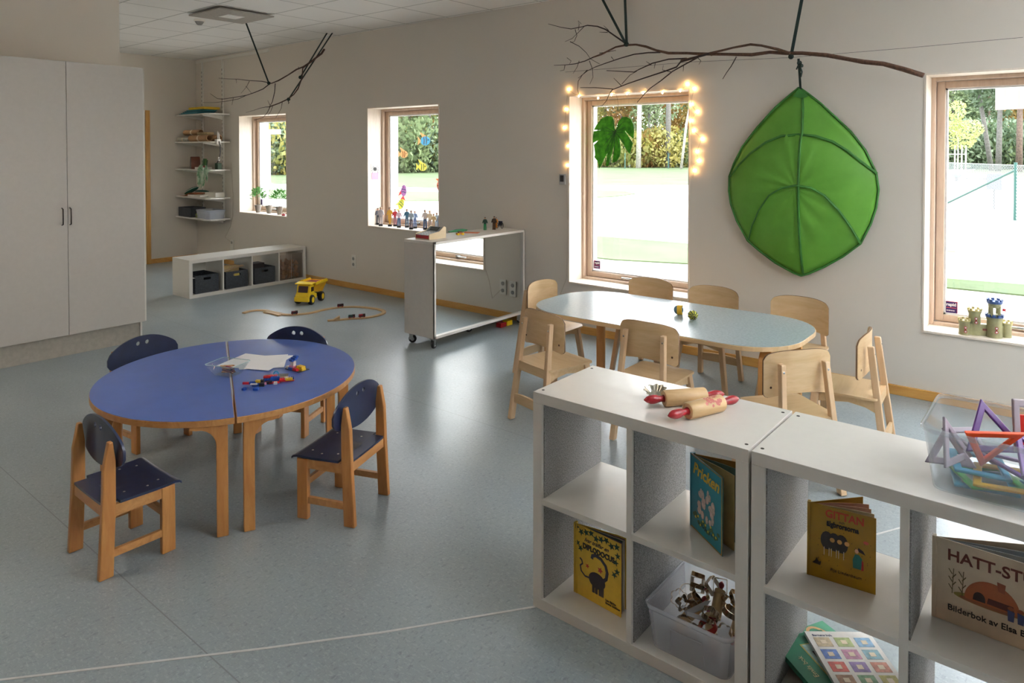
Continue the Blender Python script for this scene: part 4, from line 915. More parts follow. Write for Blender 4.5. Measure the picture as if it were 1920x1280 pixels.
t = thing('toy_wheelchair', 'tiny toy wheelchair with black wheels at the far end of the mirror cart', 'toy', (6.10, -.10, .882), radians(15))
BX(-.02, .02, -.02, .02, .028, .034).build('seat', NAVY, t); BX(-.02, .02, .018, .022, .034, .07).build('backrest', NAVY, t)
for sx in (-.026, .026):
    m = MB(); n_ = 20; c_ = [(sx, .026*cos(2*pi*k/n_), .028+.026*sin(2*pi*k/n_)) for k in range(n_+1)]; m.tube(c_, .003, 6, cap=False)
    for k in range(6): m.tube([(sx, 0, .028), (sx, .026*cos(pi*k/3), .028+.026*sin(pi*k/3))], .0008, 4)
    m.build('wheel', BLACK, t)
# --- corner shelf contents
for k in range(5):
    o = BX(-.27, .27-.03*(4-k) if 0 else .27, -.12, .12, 0, .012).build('folder', plain('teal_folder_%d' % (k % 3), [(34, 110, 124), (60, 146, 160), (24, 92, 110)][k % 3], .5), None, bevel=.001)
    o.location = (.36+.035*k, -.18+.004*k, SH[0]+.0002+.0125*k); o.scale = (1-.05*k, 1, 1); tag(o, ['wide teal folder at the bottom of the stack on the top corner shelf', 'teal folder second from the bottom of the stack on the top shelf', 'teal folder in the middle of the stack on the top shelf', 'teal folder second from the top among the teal ones', 'uppermost teal folder, right under the yellow one'][k], 'folder', 'teal folders on the top corner shelf')
o = BX(-.22, .22, -.12, .12, 0, .032).build('folder', plain('mustard_yellow', (214, 176, 40), .6), None, bevel=.003, loc=(.60, -.18, SH[0]+.064)); tag(o, 'thick mustard yellow folder topping the stack on the top shelf', 'folder')
CARD = plain('cardboard_brown', (176, 138, 100), .8, var=.08)
def tubeobj(y, z, x0, x1, r, label, mat=CARD):
    t = thing('cardboard_tube', label, 'tube', (0, y, z), 0, 'cardboard rolls on the second shelf')
    m = MB(); n = 20; vs = []; 
    for r_, x in ((r, x0), (r, x1), (r*.82, x1), (r*.82, x0)):
        for k in range(n): vs.append((x, r_*cos(2*pi*k/n), r_*sin(2*pi*k/n)))
    m.vf(vs, [(j*n+k, j*n+(k+1) % n, ((j+1) % 4)*n+(k+1) % n, ((j+1) % 4)*n+k) for j in range(4) for k in range(n)]); m.build('tube_wall', mat, t, smooth=2)
    MB().lathe([(r*1.01, -.02), (r*1.01, .02)], 20, M=Matrix.Translation(((x0+x1)/2, 0, 0)) @ Matrix.Rotation(pi/2, 4, 'Y'), cap=False).build('tape_band', plain('beige_tape', (216, 200, 172), .5), t, smooth=2)
z = SH[1]
tubeobj(-.275, z+.047, .40, .93, .046, 'brown cardboard tube with open end, lower left of the pair on the second shelf')
tubeobj(-.17, z+.047, .30, 1.0, .046, 'brown cardboard tube with an open end, right of its twin on the second shelf')
tubeobj(-.22, z+.135, .12, .58, .040, 'brown cardboard tube lying on top of the other rolls', CARD)
tubeobj(-.28, z+.032, .02, .36, .031, 'white floral paper roll at the left of the second shelf', plain('floral_paper', (206, 208, 196), .7, var=.25, scale=50))
for k in range(7):
    o = MB().lathe([(.020, -.05), (.020, .05), (.016, .05), (.016, -.05)], 14, M=Matrix.Rotation(radians(90), 4, 'X'), cap=False).build('paper_roll', plain('kraft_rolls', (200, 176, 132), .8), None, smooth=2, loc=(.60+.043*k, -.23, z+.114)); tag(o, 'small kraft paper roll in the row lying on the tubes', 'paper roll', 'small kraft rolls in a row on the second shelf')
# clip lamp with gooseneck
t = thing('clip_lamp', 'white clip lamp with a black gooseneck at the right end of the second shelf', 'lamp', (1.0, -.2, SH[1]))
BX(-.02, .05, -.03, .03, -.045, .03).build('clip', WHITE2, t, bevel=.006)
MB().tube([(.05, 0, .0), (.08, 0, -.06), (.10, -.01, -.16), (.09, -.02, -.25), (.04, -.03, -.31)], .007, 8).build('gooseneck', BLACK, t, smooth=True)
MB().tube([(.02, 0, .02), (.01, 0, .10), (.02, 0, .14), (.04, 0, .12), (.06, 0, .03)], .008, 8).build('clip_handle', WHITE2, t, smooth=True)
MB().tube([(.085, -.02, -.22), (.075, -.02, -.27)], .014, 10).build('collar', WHITE2, t, smooth=True)
# third shelf
z = SH[2]
t = thing('toy_arch_house', 'reddish brown arched box with white marks on the third corner shelf', 'box', (.36, -.20, z), radians(-20))
arch = [(-.09, 0), (.09, 0)]+[(.09*cos(a), .09+.09*sin(a)) for a in [pi*k/12 for k in range(13)]]
MB().prism(arch, -.06, .06, 'y').build('arch_body', plain('red_brown', (110, 60, 42), .5), t, bevel=.004)
MB().prism([(x*.85, .008+zz*.85) for x, zz in arch], -.0615, -.06, 'y').build('front_face', plain('mottled_front', (150, 140, 132), .6, var=.35, scale=50), t)
for k, (c, h_) in enumerate([((62, 104, 60), .15), ((96, 140, 70), .15), ((50, 84, 56), .13)]):
    o = BX(-.008, .008, -.09, .09, 0, h_).build('green_book', plain('book_green_%d' % k, c, .6), None, loc=(.56+.03*k, -.18, z+.001)); o.rotation_euler = (0, .12, radians(70)); tag(o, ['dark green book standing on the third corner shelf beside the arch', 'lighter green book, middle of the three on the third shelf', 'small dark green book, last of the three on the third shelf'][k], 'book')
t = thing('white_tray', 'shallow white tray on the third corner shelf behind the hanging leaf', 'tray', (.70, -.25, z+.0005))
BX(-.12, .12, -.06, .06, 0, .004).build('tray_base', WHITE2, t); m = MB(); m.box(-.12, .12, -.064, -.06, 0, .03); m.box(-.12, .12, .06, .064, 0, .03); m.box(-.12, -.116, -.06, .06, 0, .03); m.box(.116, .12, -.06, .06, 0, .03); m.build('rim', WHITE2, t)
o = BX(-.04, .04, -.03, .03, 0, .09).build('tin_box', plain('tin_green', (60, 88, 66), .5), None, bevel=.004, loc=(.93, -.15, z)); tag(o, 'dark green tin at the right end of the third corner shelf', 'tin')
monstera('paper_leaf', 'green and white paper monstera leaf hanging off the third corner shelf', 'leaf', (.93, -.37, z-.03), .00072, fabric_leaf('leaf_two_tone', (84, 150, 100), (210, 224, 206), .3, 14), 0, plain('white_vein', (214, 226, 210), .6))
t = thing('red_bow', 'tiny red bow on the hanging paper leaf', 'bow', (.985, -.385, z+.045)); MB().prism([(-.02, -.012), (0, -.004), (.02, -.012), (.02, .012), (0, .004), (-.02, .012)], -.006, .002, 'y').build('ribbon', RED, t)
# fourth shelf
z = SH[3]
def pouch(loc, rz, ry, label, c):
    t = thing('fabric_pouch', label, 'pouch', loc, rz); t.rotation_euler = (0, ry, rz)
    m = MB(); m.ball((0, 0, .03), 1, 18, 10, (.15, .06, .028)); m.build('pouch_body', plain('pouch_%d' % c[0], c, .8), t, smooth=True)
    n_ = 24; MB().tube([(.15*cos(2*pi*k/n_), .06*sin(2*pi*k/n_), .03) for k in range(n_+1)], .004, 6).build('piping', WHITE2, t, smooth=True)
pouch((.30, -.22, z+.055), radians(12), radians(-22), 'dark green pouch with white piping, tilted up on the fourth corner shelf', (18, 92, 76))
pouch((.42, -.13, z+.03), radians(10), 0, 'second dark green pouch lying flat behind the tilted one', (16, 82, 70))
t = thing('leather_sheet', 'curved orange-brown leather sheet under the green pouches', 'sheet', (.36, -.23, z))
m = MB(); n_ = 14; pp = [(-.22+.44*k/n_, .004+.055*max(0, sin(pi*(k/n_-.25)))) for k in range(n_+1)]; m.prism(pp+[(x, zz-.003) for x, zz in reversed(pp)], -.09, .09, 'y'); m.build('leather', plain('leather_brown', (168, 92, 44), .6), t)
for k, (x, y, zz, L, lab) in enumerate([(.56, -.26, .0, .36, 'low white tray at the front edge of the fourth corner shelf'), (.80, -.14, .0, .30, 'white open box at the right of the fourth corner shelf')]):
    t = thing('white_tray', lab, 'tray', (x, y, z+.0005))
    hh = .03 if k == 0 else .07
    BX(-L/2, L/2, -.06, .06, 0, .004).build('tray_base', WHITE2, t); m = MB(); m.box(-L/2, L/2, -.064, -.06, 0, hh); m.box(-L/2, L/2, .06, .064, 0, hh); m.box(-L/2, -L/2+.004, -.06, .06, 0, hh); m.box(L/2-.004, L/2, -.06, .06, 0, hh); m.build('rim', WHITE2, t)
# fifth shelf
z = SH[4]
t = thing('felt_box', 'dark grey felt box on the lowest corner shelf', 'box', (.26, -.20, z+.0005))
m = MB(); m.box(-.19, .19, -.11, -.104, 0, .135); m.box(-.19, .19, .104, .11, 0, .135); m.box(-.19, -.184, -.11, .11, 0, .135); m.box(.184, .19, -.11, .11, 0, .135); m.box(-.19, .19, -.11, .11, 0, .006); m.build('felt_body', FELTD, t)
BX(-.165, -.11, -.112, -.110, .09, .108).build('hand_hole', BLACK, t)
def plastic_box(loc, hx, hy, h, mat, label, rz=0, cat='box', name='plastic_box', flare=1.1, rim=.010, win=True, grp=None):
    t = thing(name, label, cat, loc, rz, grp)
    def ring(s_, z_, n=5): return [(x, y, z_) for x, y in rrect(-hx*s_, hx*s_, -hy*s_, hy*s_, min(hx, hy)*.22*s_, n)]
    a, b = ring(1, .001), ring(flare, h); n = len(a); i1, i2 = ring(.985, .004), ring(flare*.985, h)
    m = MB().vf(a+b+i2+i1, [(k, (k+1) % n, n+(k+1) % n, n+k) for k in range(n)]+[(2*n+k, 2*n+(k+1) % n, 3*n+(k+1) % n, 3*n+k) for k in range(n)]+[tuple(range(n))[::-1], tuple(range(3*n, 4*n))])
    m.build('box_shell', mat, t, smooth=2)
    rp_ = ring(flare*1.01, h-.003); MB().tube(rp_+[rp_[0], rp_[1]], rim, 6, flat=rim*.55).build('rim', mat, t, smooth=True)
    if win:
        s_ = 1+(flare-1)*.5
        MB().tube([(-.45*hx, -hy*s_*.98-.003, .02), (-.40*hx, -hy*s_*1.02-.003, h*.66), (.40*hx, -hy*s_*1.02-.003, h*.66), (.45*hx, -hy*s_*.98-.003, .02)], .003, 6).build('front_window_edge', mat, t)
    return t
plastic_box((.80, -.20, z), .17, .115, .12, MILKY, 'milky white plastic box at the right of the lowest corner shelf')
t = thing('yarn_ball', 'small yellow-green ball between the boxes on the lowest corner shelf', 'ball', (.52, -.25, z+.032)); MB().ball((0, 0, 0), .032, 14, 10).build('ball', plain('yarn_green', (150, 170, 80), .8, var=.3, scale=60), t, smooth=True); MB().lathe([(.033, -.004), (.033, .004)], 14, cap=False).build('purple_stripe', plain('yarn_purple', (120, 100, 150), .8), t)
# cords from shelf lamp to socket
o = MB().tube([(1.05, -.02, SH[2]+.1), (1.07, -.01, 1.0), (1.06, -.01, .7), (1.01,-0.02,0.547), (0.861,-0.02,0.383), (1.083,-0.03,0.318)], .003, 6).build('power_cord', MC['pale_wire']); tag(o, 'thin white cord running from the corner shelves down to the socket', 'cord')
# --- on the long table
t = thing('toy_ball', 'small ball half blue and half yellow on the long table', 'ball', (8.415, -1.06, .602), radians(20))
m1 = MB(); m1.ball((0, 0, 0), .031, 20, 12); m1.build('blue_half', plain('ball_blue', (66, 104, 128), .35, var=.1), t, smooth=True)
MB().lathe([(.0315, -.016), (.0318, -.006), (.0318, .006), (.0315, .016)], 20, M=Matrix.Rotation(pi/2, 4, 'Y') @ Matrix.Translation((0, 0, .008)), cap=False).build('yellow_band', plain('ball_yellow', (226, 176, 48), .35), t, smooth=2)
g = thing('ornamental_gourd', 'little dark green and yellow striped gourd with a thin stem on the long table', 'gourd', (8.545, -1.13, .600), radians(-50))
MB().ball((0, 0, 0), .030, 20, 12, (1, 1, .95)).build('gourd_body', plain('gourd_yellow', (186, 188, 62), .4, var=.1), g, smooth=True)
m = MB()
for k in range(9):
    a = 2*pi*k/9; pts = []
    for j in range(1, 10): th = pi*j/10; pts.append((.0302*cos(th), .0302*sin(th)*cos(a), .0287*sin(th)*sin(a)))
    m.tube(pts, .0030, 5)
m.build('green_stripes', plain('gourd_green', (30, 52, 34), .45), g, smooth=True)
MB().tube([(.028, 0, -.002), (.042, .002, -.008), (.058, .0, -.014)], [.006, .004, .003], 8).build('stem', plain('gourd_stem', (50, 48, 34), .6), g, smooth=True)
# --- rolling pins
PINW = wood('rolling_pin_wood', (216, 184, 136), (196, 158, 108), .5, 16, 0, 10)
def rolling_pin(a, b, z, L, r, label, parent_loc=None, mat=RED, grp=None, stain=False):
    a = Vector((a[0], a[1], z)); b = Vector((b[0], b[1], z if len(b) < 3 else b[2])); d = b-a; c = (a+b)/2
    t = thing('rolling_pin', label, 'rolling pin', c, math.atan2(d.y, d.x), grp); t.rotation_euler = (0, -math.asin(max(-1, min(1, (b.z-a.z)/d.length))), math.atan2(d.y, d.x))
    RX = Matrix.Rotation(pi/2, 4, 'Y'); tot = d.length
    MB().lathe([(r*.55, -L/2), (r*.9, -L/2), (r, -L/2+.004), (r, L/2-.004), (r*.9, L/2), (r*.55, L/2)], 28, M=RX).build('roller', PINW, t, smooth=2)
    for s_ in (-1, 1):
        h0 = L/2; h1 = tot/2; n_ = 8; rr = [.55, .42, .50, .62, .66, .60, .42, .08]
        MB().lathe([(r*rr[k]*.85, s_*(h0+(h1-h0)*k/(n_-1))) for k in range(n_)], 16, M=RX).build('handle', mat, t, smooth=True)
    if stain:
        m = MB(); rs = random.Random(2)
        for k in range(26):
            an = rs.uniform(.3, 1.6); x = rs.uniform(-.02, .05); q = .004+rs.random()*.004; rr_ = r+.0006
            ps = [(x+q*cos(v), -rr_*cos(an+q*sin(v)/r), rr_*sin(an+q*sin(v)/r)) for v in (0, 1.2, 2.6, 3.9, 5.1)]; m.vf(ps, [(0, 1, 2, 3, 4)])
        tag(m.build('pink_stains', plain('pink_stain', (196, 110, 100), .6), t), kind='stuff')
    return t
rolling_pin((9.298, -3.150), (9.482, -2.925), .797, .150, .027, 'rolling pin with red handles, the farther of the two, beside the tart tin')
rolling_pin((9.424, -3.228), (9.536, -2.935), .797, .150, .027, 'rolling pin with red handles and pink stains, the nearer of the two', stain=True)
t = thing('tart_tin', 'small crumpled fluted foil tart tin behind the rolling pins', 'tart tin', (9.285, -3.045, .771), 0)
n_ = 40; m = MB(); vs = []
for j, (r, z) in enumerate([(.001, .003), (.018, .003), (.020, 0), (.034, .020), (.037, .021), (.034, .0215), (.0185, .005), (.001, .0045)]):
    for k in range(n_): rr = r*(1+(.09*(1 if k % 4 < 2 else -1) if j in (3, 4, 5) else 0)); vs.append((rr*cos(2*pi*k/n_), rr*sin(2*pi*k/n_), z+(.004 if j in (3, 4, 5) else 0)*sin(4*pi*k/n_)))
fs = [(j*n_+k, j*n_+(k+1) % n_, (j+1)*n_+(k+1) % n_, (j+1)*n_+k) for j in range(7) for k in range(n_)]
m.vf(vs, fs).build('foil_cup', plain('tin_foil', (206, 200, 184), .25, 1, .05), t, smooth=2); t.rotation_euler = (.25, .1, 0); t.location.z = .782
# --- books
def cover_art(flatfn): return flatfn
def book(spine, z, wd, ht, a_front, a_back, colf, colin, label, art, pages=3, th=.003, back=None):
    t = thing('picture_book', label, 'book', (spine[0], spine[1], z+.0006), a_front)
    fc = BX(0, wd, 0, th, 0, ht).build('front_cover', colf, t, bevel=.0006)
    da = a_back-a_front
    M = Matrix.Rotation(da, 4, 'Z')
    BX(.004, wd, -th, 0, 0, ht, M=M).build('back_cover', back or colf, t, bevel=.0006)
    BX(-.006, .002, -.001, .014, 0, ht).build('spine', colf, t)
    for k in range(pages):
        f = (k+1)/(pages+1)*.9; cv = []
        n_ = 6; vs = []
        for i in range(n_+1):
            r = .004+(wd-.008)*i/n_*(.99-.02*(k % 2)); a = da*(f+.05*sin(pi*i/n_)); vs.append((r*cos(a), .004+r*sin(a)*.98))
        poly = vs+[(x, y+.0022) for x, y in reversed(vs)]
        MB().prism(poly, .004, ht-.004, 'z').build('page_block', colin[k % len(colin)], t)
    art(fc)
    return t
def flat(fc, name, poly, rgb, d=.0006, key=None):
    return MB().prism(poly, -d, .0002, 'y').build(name, plain('ink_%d_%d_%d' % rgb, rgb, .5, var=.04, scale=60), fc)
def ell(cx, cy, rx, ry, n=16, a0=0, a1=2*pi): return [(cx+rx*cos(a0+(a1-a0)*k/n), cy+ry*sin(a0+(a1-a0)*k/n)) for k in range(n+(0 if a1-a0 > 6 else 1))]
def tubeflat(fc, name, pts, rad, rgb): 
    m = MB().tube([(x, -.0003, z) for x, z in pts], rad, 6, flat=None)
    m.v = [(x, max(min(y, 0), -.0012) if abs(y) > .0012 else y, z) for x, y, z in m.v]
    return m.build(name, plain('ink_%d_%d_%d' % rgb, rgb, .5, var=.04), fc)
INK = plain('ink_black', (34, 28, 24), .5)
def art_dino(fc):
    r_ = random.Random(4); w_, h_ = .2, .252
    m = MB()
    for k in range(9):
        x = .006+.022*k; z = h_-.011-.006*((k*5) % 3); s_ = .014
        pts = []
        for j in range(10): a = pi*2*j/10+k; rr = s_*(1 if j % 2 == 0 else .42); pts.append((min(max(x+rr*cos(a), .002), w_-.002), min(z+rr*sin(a), h_-.001)))
        m.prism(pts, -.0006, .0002, 'y')
    for x, z in ((.012, .185), (.025, .17), (.186, .205), (.178, .18), (.184, .15), (.172, .135)):
        m.prism([(x+(.013 if j % 2 == 0 else .005)*cos(pi*2*j/10+x*50), z+(.013 if j % 2 == 0 else .005)*sin(pi*2*j/10+x*50)) for j in range(10)], -.0006, .0002, 'y')
    tag(m.build('leaf_pattern', plain('ink_jungle', (26, 66, 44), .5, var=.1), fc), kind='stuff')
    text('title_top', 'Ivar träffar en', .019, INK, fc, (.042, -.0004, .203), (pi/2, .0, 0), shear=.4, offset=.0003)
    text('title', 'DIPLODOCUS', .0255, INK, fc, (.035, -.0004, .176), (pi/2, 0, 0), offset=.0012, sx=.86)
    g_ = (56, 50, 60)
    flat(fc, 'animal_body', ell(.098, .082, .036, .028, 20), g_)
    tubeflat(fc, 'animal_neck', [(.122, .09), (.138, .105), (.142, .128), (.135, .15), (.115, .166), (.092, .170), (.078, .163), (.076, .152)], .0062, g_)
    tubeflat(fc, 'animal_tail', [(.07, .08), (.045, .078), (.028, .09), (.024, .108), (.034, .118), (.030, .130), (.022, .134)], .0032, g_)
    for x in (.083, .096, .112, .122): flat(fc, 'animal_leg', [(x-.006, .035), (x+.005, .035), (x+.006, .075), (x-.006, .075)], g_)
    flat(fc, 'red_flower', [(.056+(.009 if j % 2 == 0 else .004)*cos(pi*2*j/10), .118+(.009 if j % 2 == 0 else .004)*sin(pi*2*j/10)) for j in range(10)], (190, 60, 40))
    flat(fc, 'red_flower', [(.112+(.012 if j % 2 == 0 else .006)*cos(pi*2*j/10), .125+(.012 if j % 2 == 0 else .006)*sin(pi*2*j/10)) for j in range(10)], (186, 66, 50))
    text('author', 'Lisa Bjärbo\nEmma Göthner', .010, INK, fc, (.135, -.0004, .030), offset=.0002)
def art_teal(fc):
    text('title', 'Pricken', .052, plain('ink_gold', (222, 178, 52), .5), fc, (.012, -.0004, .184), (pi/2, 0, 0), shear=.25, offset=.0012, sx=.98)
    r_ = random.Random(8); m = MB(); m2 = MB(); m3 = MB()
    for k in range(22):
        a = r_.uniform(0, 2*pi); q = r_.uniform(0, 1)**.5; x = .095+.055*q*cos(a); z = .098+.052*q*sin(a); m.prism(ell(x, z, r_.uniform(.006, .013), r_.uniform(.009, .018), 10), -.0006-.00005*k, .0002, 'y')
    for k in range(16): x = .02+.0095*k; z = .05+.01*sin(k*1.3)-.012*sin(pi*k/16); m2.prism(ell(x, z, .008, .006, 8), -.0005, .0002, 'y')
    for k in range(9): x = .03+.015*k; z = .045+.012*sin(k*2.3); m3.prism(ell(x, z, .004, .004, 7), -.0013, .0002, 'y')
    tag(m.build('pale_petals', plain('ink_cream_pink', (222, 196, 186), .5, var=.18, scale=90), fc), kind='stuff'); tag(m2.build('green_leaves', plain('ink_leafgreen', (58, 90, 48), .5), fc), kind='stuff'); tag(m3.build('yellow_dots', plain('ink_dotyellow', (226, 206, 80), .5), fc), kind='stuff')
    m = MB()
    for a, b in ((.001, .183), ): m.box(a, b, -.0005, .0002, .0005, .004); m.box(a, b, -.0005, .0002, .236, .2395); m.box(.179, .1838, -.0005, .0002, .004, .236)
    m.build('cover_border', plain('ink_ochre', (168, 122, 48), .5), fc)
    text('author', 'av Margareta R', .014, plain('ink_darkteal', (20, 50, 70), .5), fc, (.045, -.0004, .030), shear=.3)
def art_mustard(fc):
    text('title', 'GITTAN', .030, plain('ink_redorange', (196, 66, 30), .5), fc, (.042, -.0004, .183), sx=.92, offset=.0008)
    text('title_small', 'och', .010, INK, fc, (.078, -.0004, .173)); text('title_lower', 'älgbrorsorna', .0205, INK, fc, (.046, -.0004, .158), sx=.78, offset=.0009)
    for k in range(3):
        x = .047+.019*k; flat(fc, 'grey_shape', ell(x, .115, .017, .026, 14), (62-6*k, 56-6*k, 54-6*k), .0006+.0002*k)
        for dx in (-.008, .005): flat(fc, 'thin_leg', [(x+dx, .072), (x+dx+.0015, .072), (x+dx+.002, .095), (x+dx, .095)], (216, 206, 190), .0012)
        flat(fc, 'round_spot', ell(x+.014, .120, .0065, .0065, 12), (224, 170, 96), .0014)
    flat(fc, 'teal_shape', [(.115, .058), (.135, .058), (.138, .088), (.130, .098), (.120, .098), (.114, .082)], (34, 110, 104))
    flat(fc, 'red_shape', [(.136, .056), (.142, .058), (.141, .080), (.137, .086)], (176, 40, 36), .0008); flat(fc, 'dark_shape', [(.126, .108), (.146, .102), (.140, .112), (.128, .118)], (40, 18, 22)); flat(fc, 'round_spot', ell(.124, .107, .005, .006, 10), (226, 176, 136), .0009)
    flat(fc, 'pink_shape', ell(.147, .137, .007, .0045, 10), (200, 90, 70)); flat(fc, 'dark_scribble', [(.008, .040), (.03, .038), (.032, .05), (.026, .047), (.020, .058), (.016, .048)], (48, 34, 20))
    m = MB(); r_ = random.Random(1)
    for k in range(40): m.prism(ell(r_.uniform(.02, .16), r_.uniform(.03, .15), .0012, .0012, 6), -.0005, .0002, 'y')
    tag(m.build('speckles', plain('ink_speck', (96, 70, 20), .5), fc), kind='stuff')
    text('author', 'Pija Lindenbaum', .0125, INK, fc, (.055, -.0004, .030), shear=.2)
def art_cottage(fc):
    BRN = plain('ink_rustbrown', (110, 44, 24), .5)
    text('title', 'HATT-STUGAN', .040, BRN, fc, (.028, -.0004, .165), sx=1.0, offset=.0008)
    text('author', 'Bilderbok av Elsa Beskow', .0215, INK, fc, (.030, -.0004, .034), offset=.0003)
    flat(fc, 'green_hill', ell(.125, .082, .082, .012, 24), (150, 136, 60)); flat(fc, 'brown_ground', ell(.125, .079, .07, .008, 24), (150, 90, 54), .0008)
    flat(fc, 'round_hut', [(.07, .08)]+[(x, z) for x, z in ell(.125, .083, .058, .056, 20, 0, pi)][::-1]+[(.183, .078)], (176, 96, 50), .0009)
    flat(fc, 'chimney', [(.138, .125), (.152, .122), (.154, .145), (.136, .147)], (150, 76, 40), .0012); flat(fc, 'dark_opening', [(.085, .083)]+ell(.099, .090, .013, .016, 10, 0, pi)[::-1]+[(.112, .083)], (44, 22, 18), .0012)
    flat(fc, 'dark_band', [(.115, .084), (.172, .082), (.170, .098), (.118, .099)], (84, 34, 22), .0012)
    m = MB()
    for bx in (.04, .062, .205, .222):
        for k in range(5): m.tube([(bx, -.0006, .09+.01*k), (bx+(.008 if k % 2 else -.008), -.0006, .102+.01*k)], .0011, 4)
        m.tube([(bx, -.0006, .08), (bx+.003, -.0006, .145)], .0009, 4)
    tag(m.build('plant_sprigs', plain('ink_sprig', (120, 104, 60), .5), fc), kind='stuff')
    for x in (.165, .185, .207): flat(fc, 'small_blue_shape', [(x-.006, .060), (x+.006, .060), (x+.008, .085), (x-.007, .088)], (58, 66, 110), .0014); flat(fc, 'small_brown_cap', ell(x, .092, .007, .005, 10), (150, 84, 50), .0016)
PG1 = plain('book_pages', (222, 214, 192), .8); PG2 = plain('book_pages_pink', (206, 160, 140), .8); PG3 = plain('book_pages_grey', (188, 196, 204), .8); PG4 = plain('book_pages_teal', (96, 130, 126), .8); PG5 = plain('book_pages_plum', (136, 96, 110), .8)
def az(dx, dy): return math.atan2(dy, dx)
book((9.021, -3.145), .038, .200, .252, az(.2, -.018), az(.205, .035), plain('cover_yellow', (224, 186, 60), .4, var=.05), [PG5, PG4, PG1, PG5], 'yellow picture book with a dark long-necked animal, leaning in the lower left compartment', art_dino, pages=4)
book((9.436, -3.084), .395, .184, .240, az(.150, -.107), az(.184, .040), plain('cover_teal', (32, 128, 146), .4, var=.06), [plain('endpaper_ochre', (196, 166, 110), .8), PG4, PG1], 'teal picture book with a gold title, standing open in the left shelf', art_teal, pages=2, back=plain('cover_ochre', (176, 134, 60), .5))
book((9.817, -3.118), .395, .172, .213, az(.169, .018), az(.11, .13), plain('cover_mustard', (170, 130, 18), .35, var=.06), [PG1, PG2, PG2, PG3], 'mustard yellow picture book with grey shapes, standing open in the right shelf', art_mustard, pages=3)
book((10.128, -3.101), .395, .275, .215, az(.192, -.006), az(.22, .12), plain('cover_cream', (222, 204, 178), .4, var=.04), [PG3, PG3, PG1], 'cream picture book with a round hut, standing open at the right edge', art_cottage, pages=2)
# flat books in lower compartment of right shelf
def flat_book(c, z, w, h, th, rz, rgb, label, art=None):
    t = thing('picture_book', label, 'book', (c[0], c[1], z), rz)
    BX(-w/2+.003, w/2-.002, -h/2+.003, h/2-.003, .002, th-.002).build('pages', PG1, t); cm = plain('cov_%d_%d_%d' % rgb, rgb, .4)
    BX(-w/2, w/2, -h/2, h/2, 0, .002).build('back_cover', cm, t); fc = BX(-w/2, w/2, -h/2, h/2, th-.002, th).build('front_cover', cm, t); BX(-w/2-.002, -w/2, -h/2, h/2, 0, th).build('spine', cm, t)
    if art: art(fc, th)
    return t
def art_grid(fc, th):
    cs_ = [(216, 196, 160), (186, 200, 140), (150, 190, 222), (110, 140, 206), (216, 160, 186), (150, 190, 200), (220, 110, 100), (160, 136, 190), (216, 150, 130), (190, 150, 120), (130, 170, 130), (200, 190, 110)]
    k = 0
    for j in range(4):
        for i in range(3):
            q = plain('tile_%d' % k, cs_[k], .5, var=.2, scale=70); x = -.062+.062*i; y = .082-.052*j
            pc = BX(x-.024, x+.024, y-.020, y+.020, th, th+.0006).build('picture_square', q, fc); BX(x-.008, x+.009, y-.009, y+.008, th+.0006, th+.001).build('small_mark', plain('tile_mark', (238, 222, 196), .5), pc); k += 1
    text('title', 'Barnens bok', .012, plain('ink_greyblue', (96, 100, 130), .5), fc, (-.085, .108, th+.0002), (0, 0, 0))
def art_green(fc, th):
    BX(-.02, .075, -.075, .075, th, th+.0006).build('picture_frame', plain('frame_gold', (196, 170, 90), .5), fc); BX(-.016, .071, -.071, .071, th+.0006, th+.001).build('pale_picture', plain('pale_green_pic', (176, 206, 196), .5, var=.2, scale=40), fc)
    BX(-.002, .06, -.03, .04, th+.001, th+.0014).build('dark_patch', plain('dark_brown_pic', (70, 44, 40), .5), fc)
    text('title', 'Emils bok', .022, plain('ink_palegold', (206, 196, 150), .5), fc, (-.045, -.055, th+.0002), (0, 0, pi/2))
BZ = .0385
flat_book((9.862, -3.00), BZ, .20, .27, .014, radians(35), (58, 70, 110), 'dark blue book at the bottom of the flat pile in the right shelf')
flat_book((9.872, -2.975), BZ+.0145, .20, .26, .014, radians(48), (22, 92, 76), 'dark green book under the two uppermost books of the flat pile')
flat_book((9.838, -2.955), BZ+.029, .19, .25, .013, radians(62), (74, 142, 112), 'light green book with an orange arc showing, in the flat pile', lambda fc, th: MB().prism(ell(.03, .07, .035, .05, 10, 0, pi)+ell(.03, .07, .025, .04, 10, 0, pi)[::-1], th, th+.0006, 'z').build('orange_arc', plain('ink_arc', (206, 160, 110), .5), fc))
flat_book((9.828, -3.03), BZ+.0425, .18, .24, .016, radians(52), (46, 118, 88), 'green book with gold title and framed picture on the flat pile', art_green)
flat_book((9.915, -2.985), BZ+.059, .20, .26, .012, radians(38), (236, 232, 226), 'white book with a grid of small coloured pictures on top of the pile', art_grid)
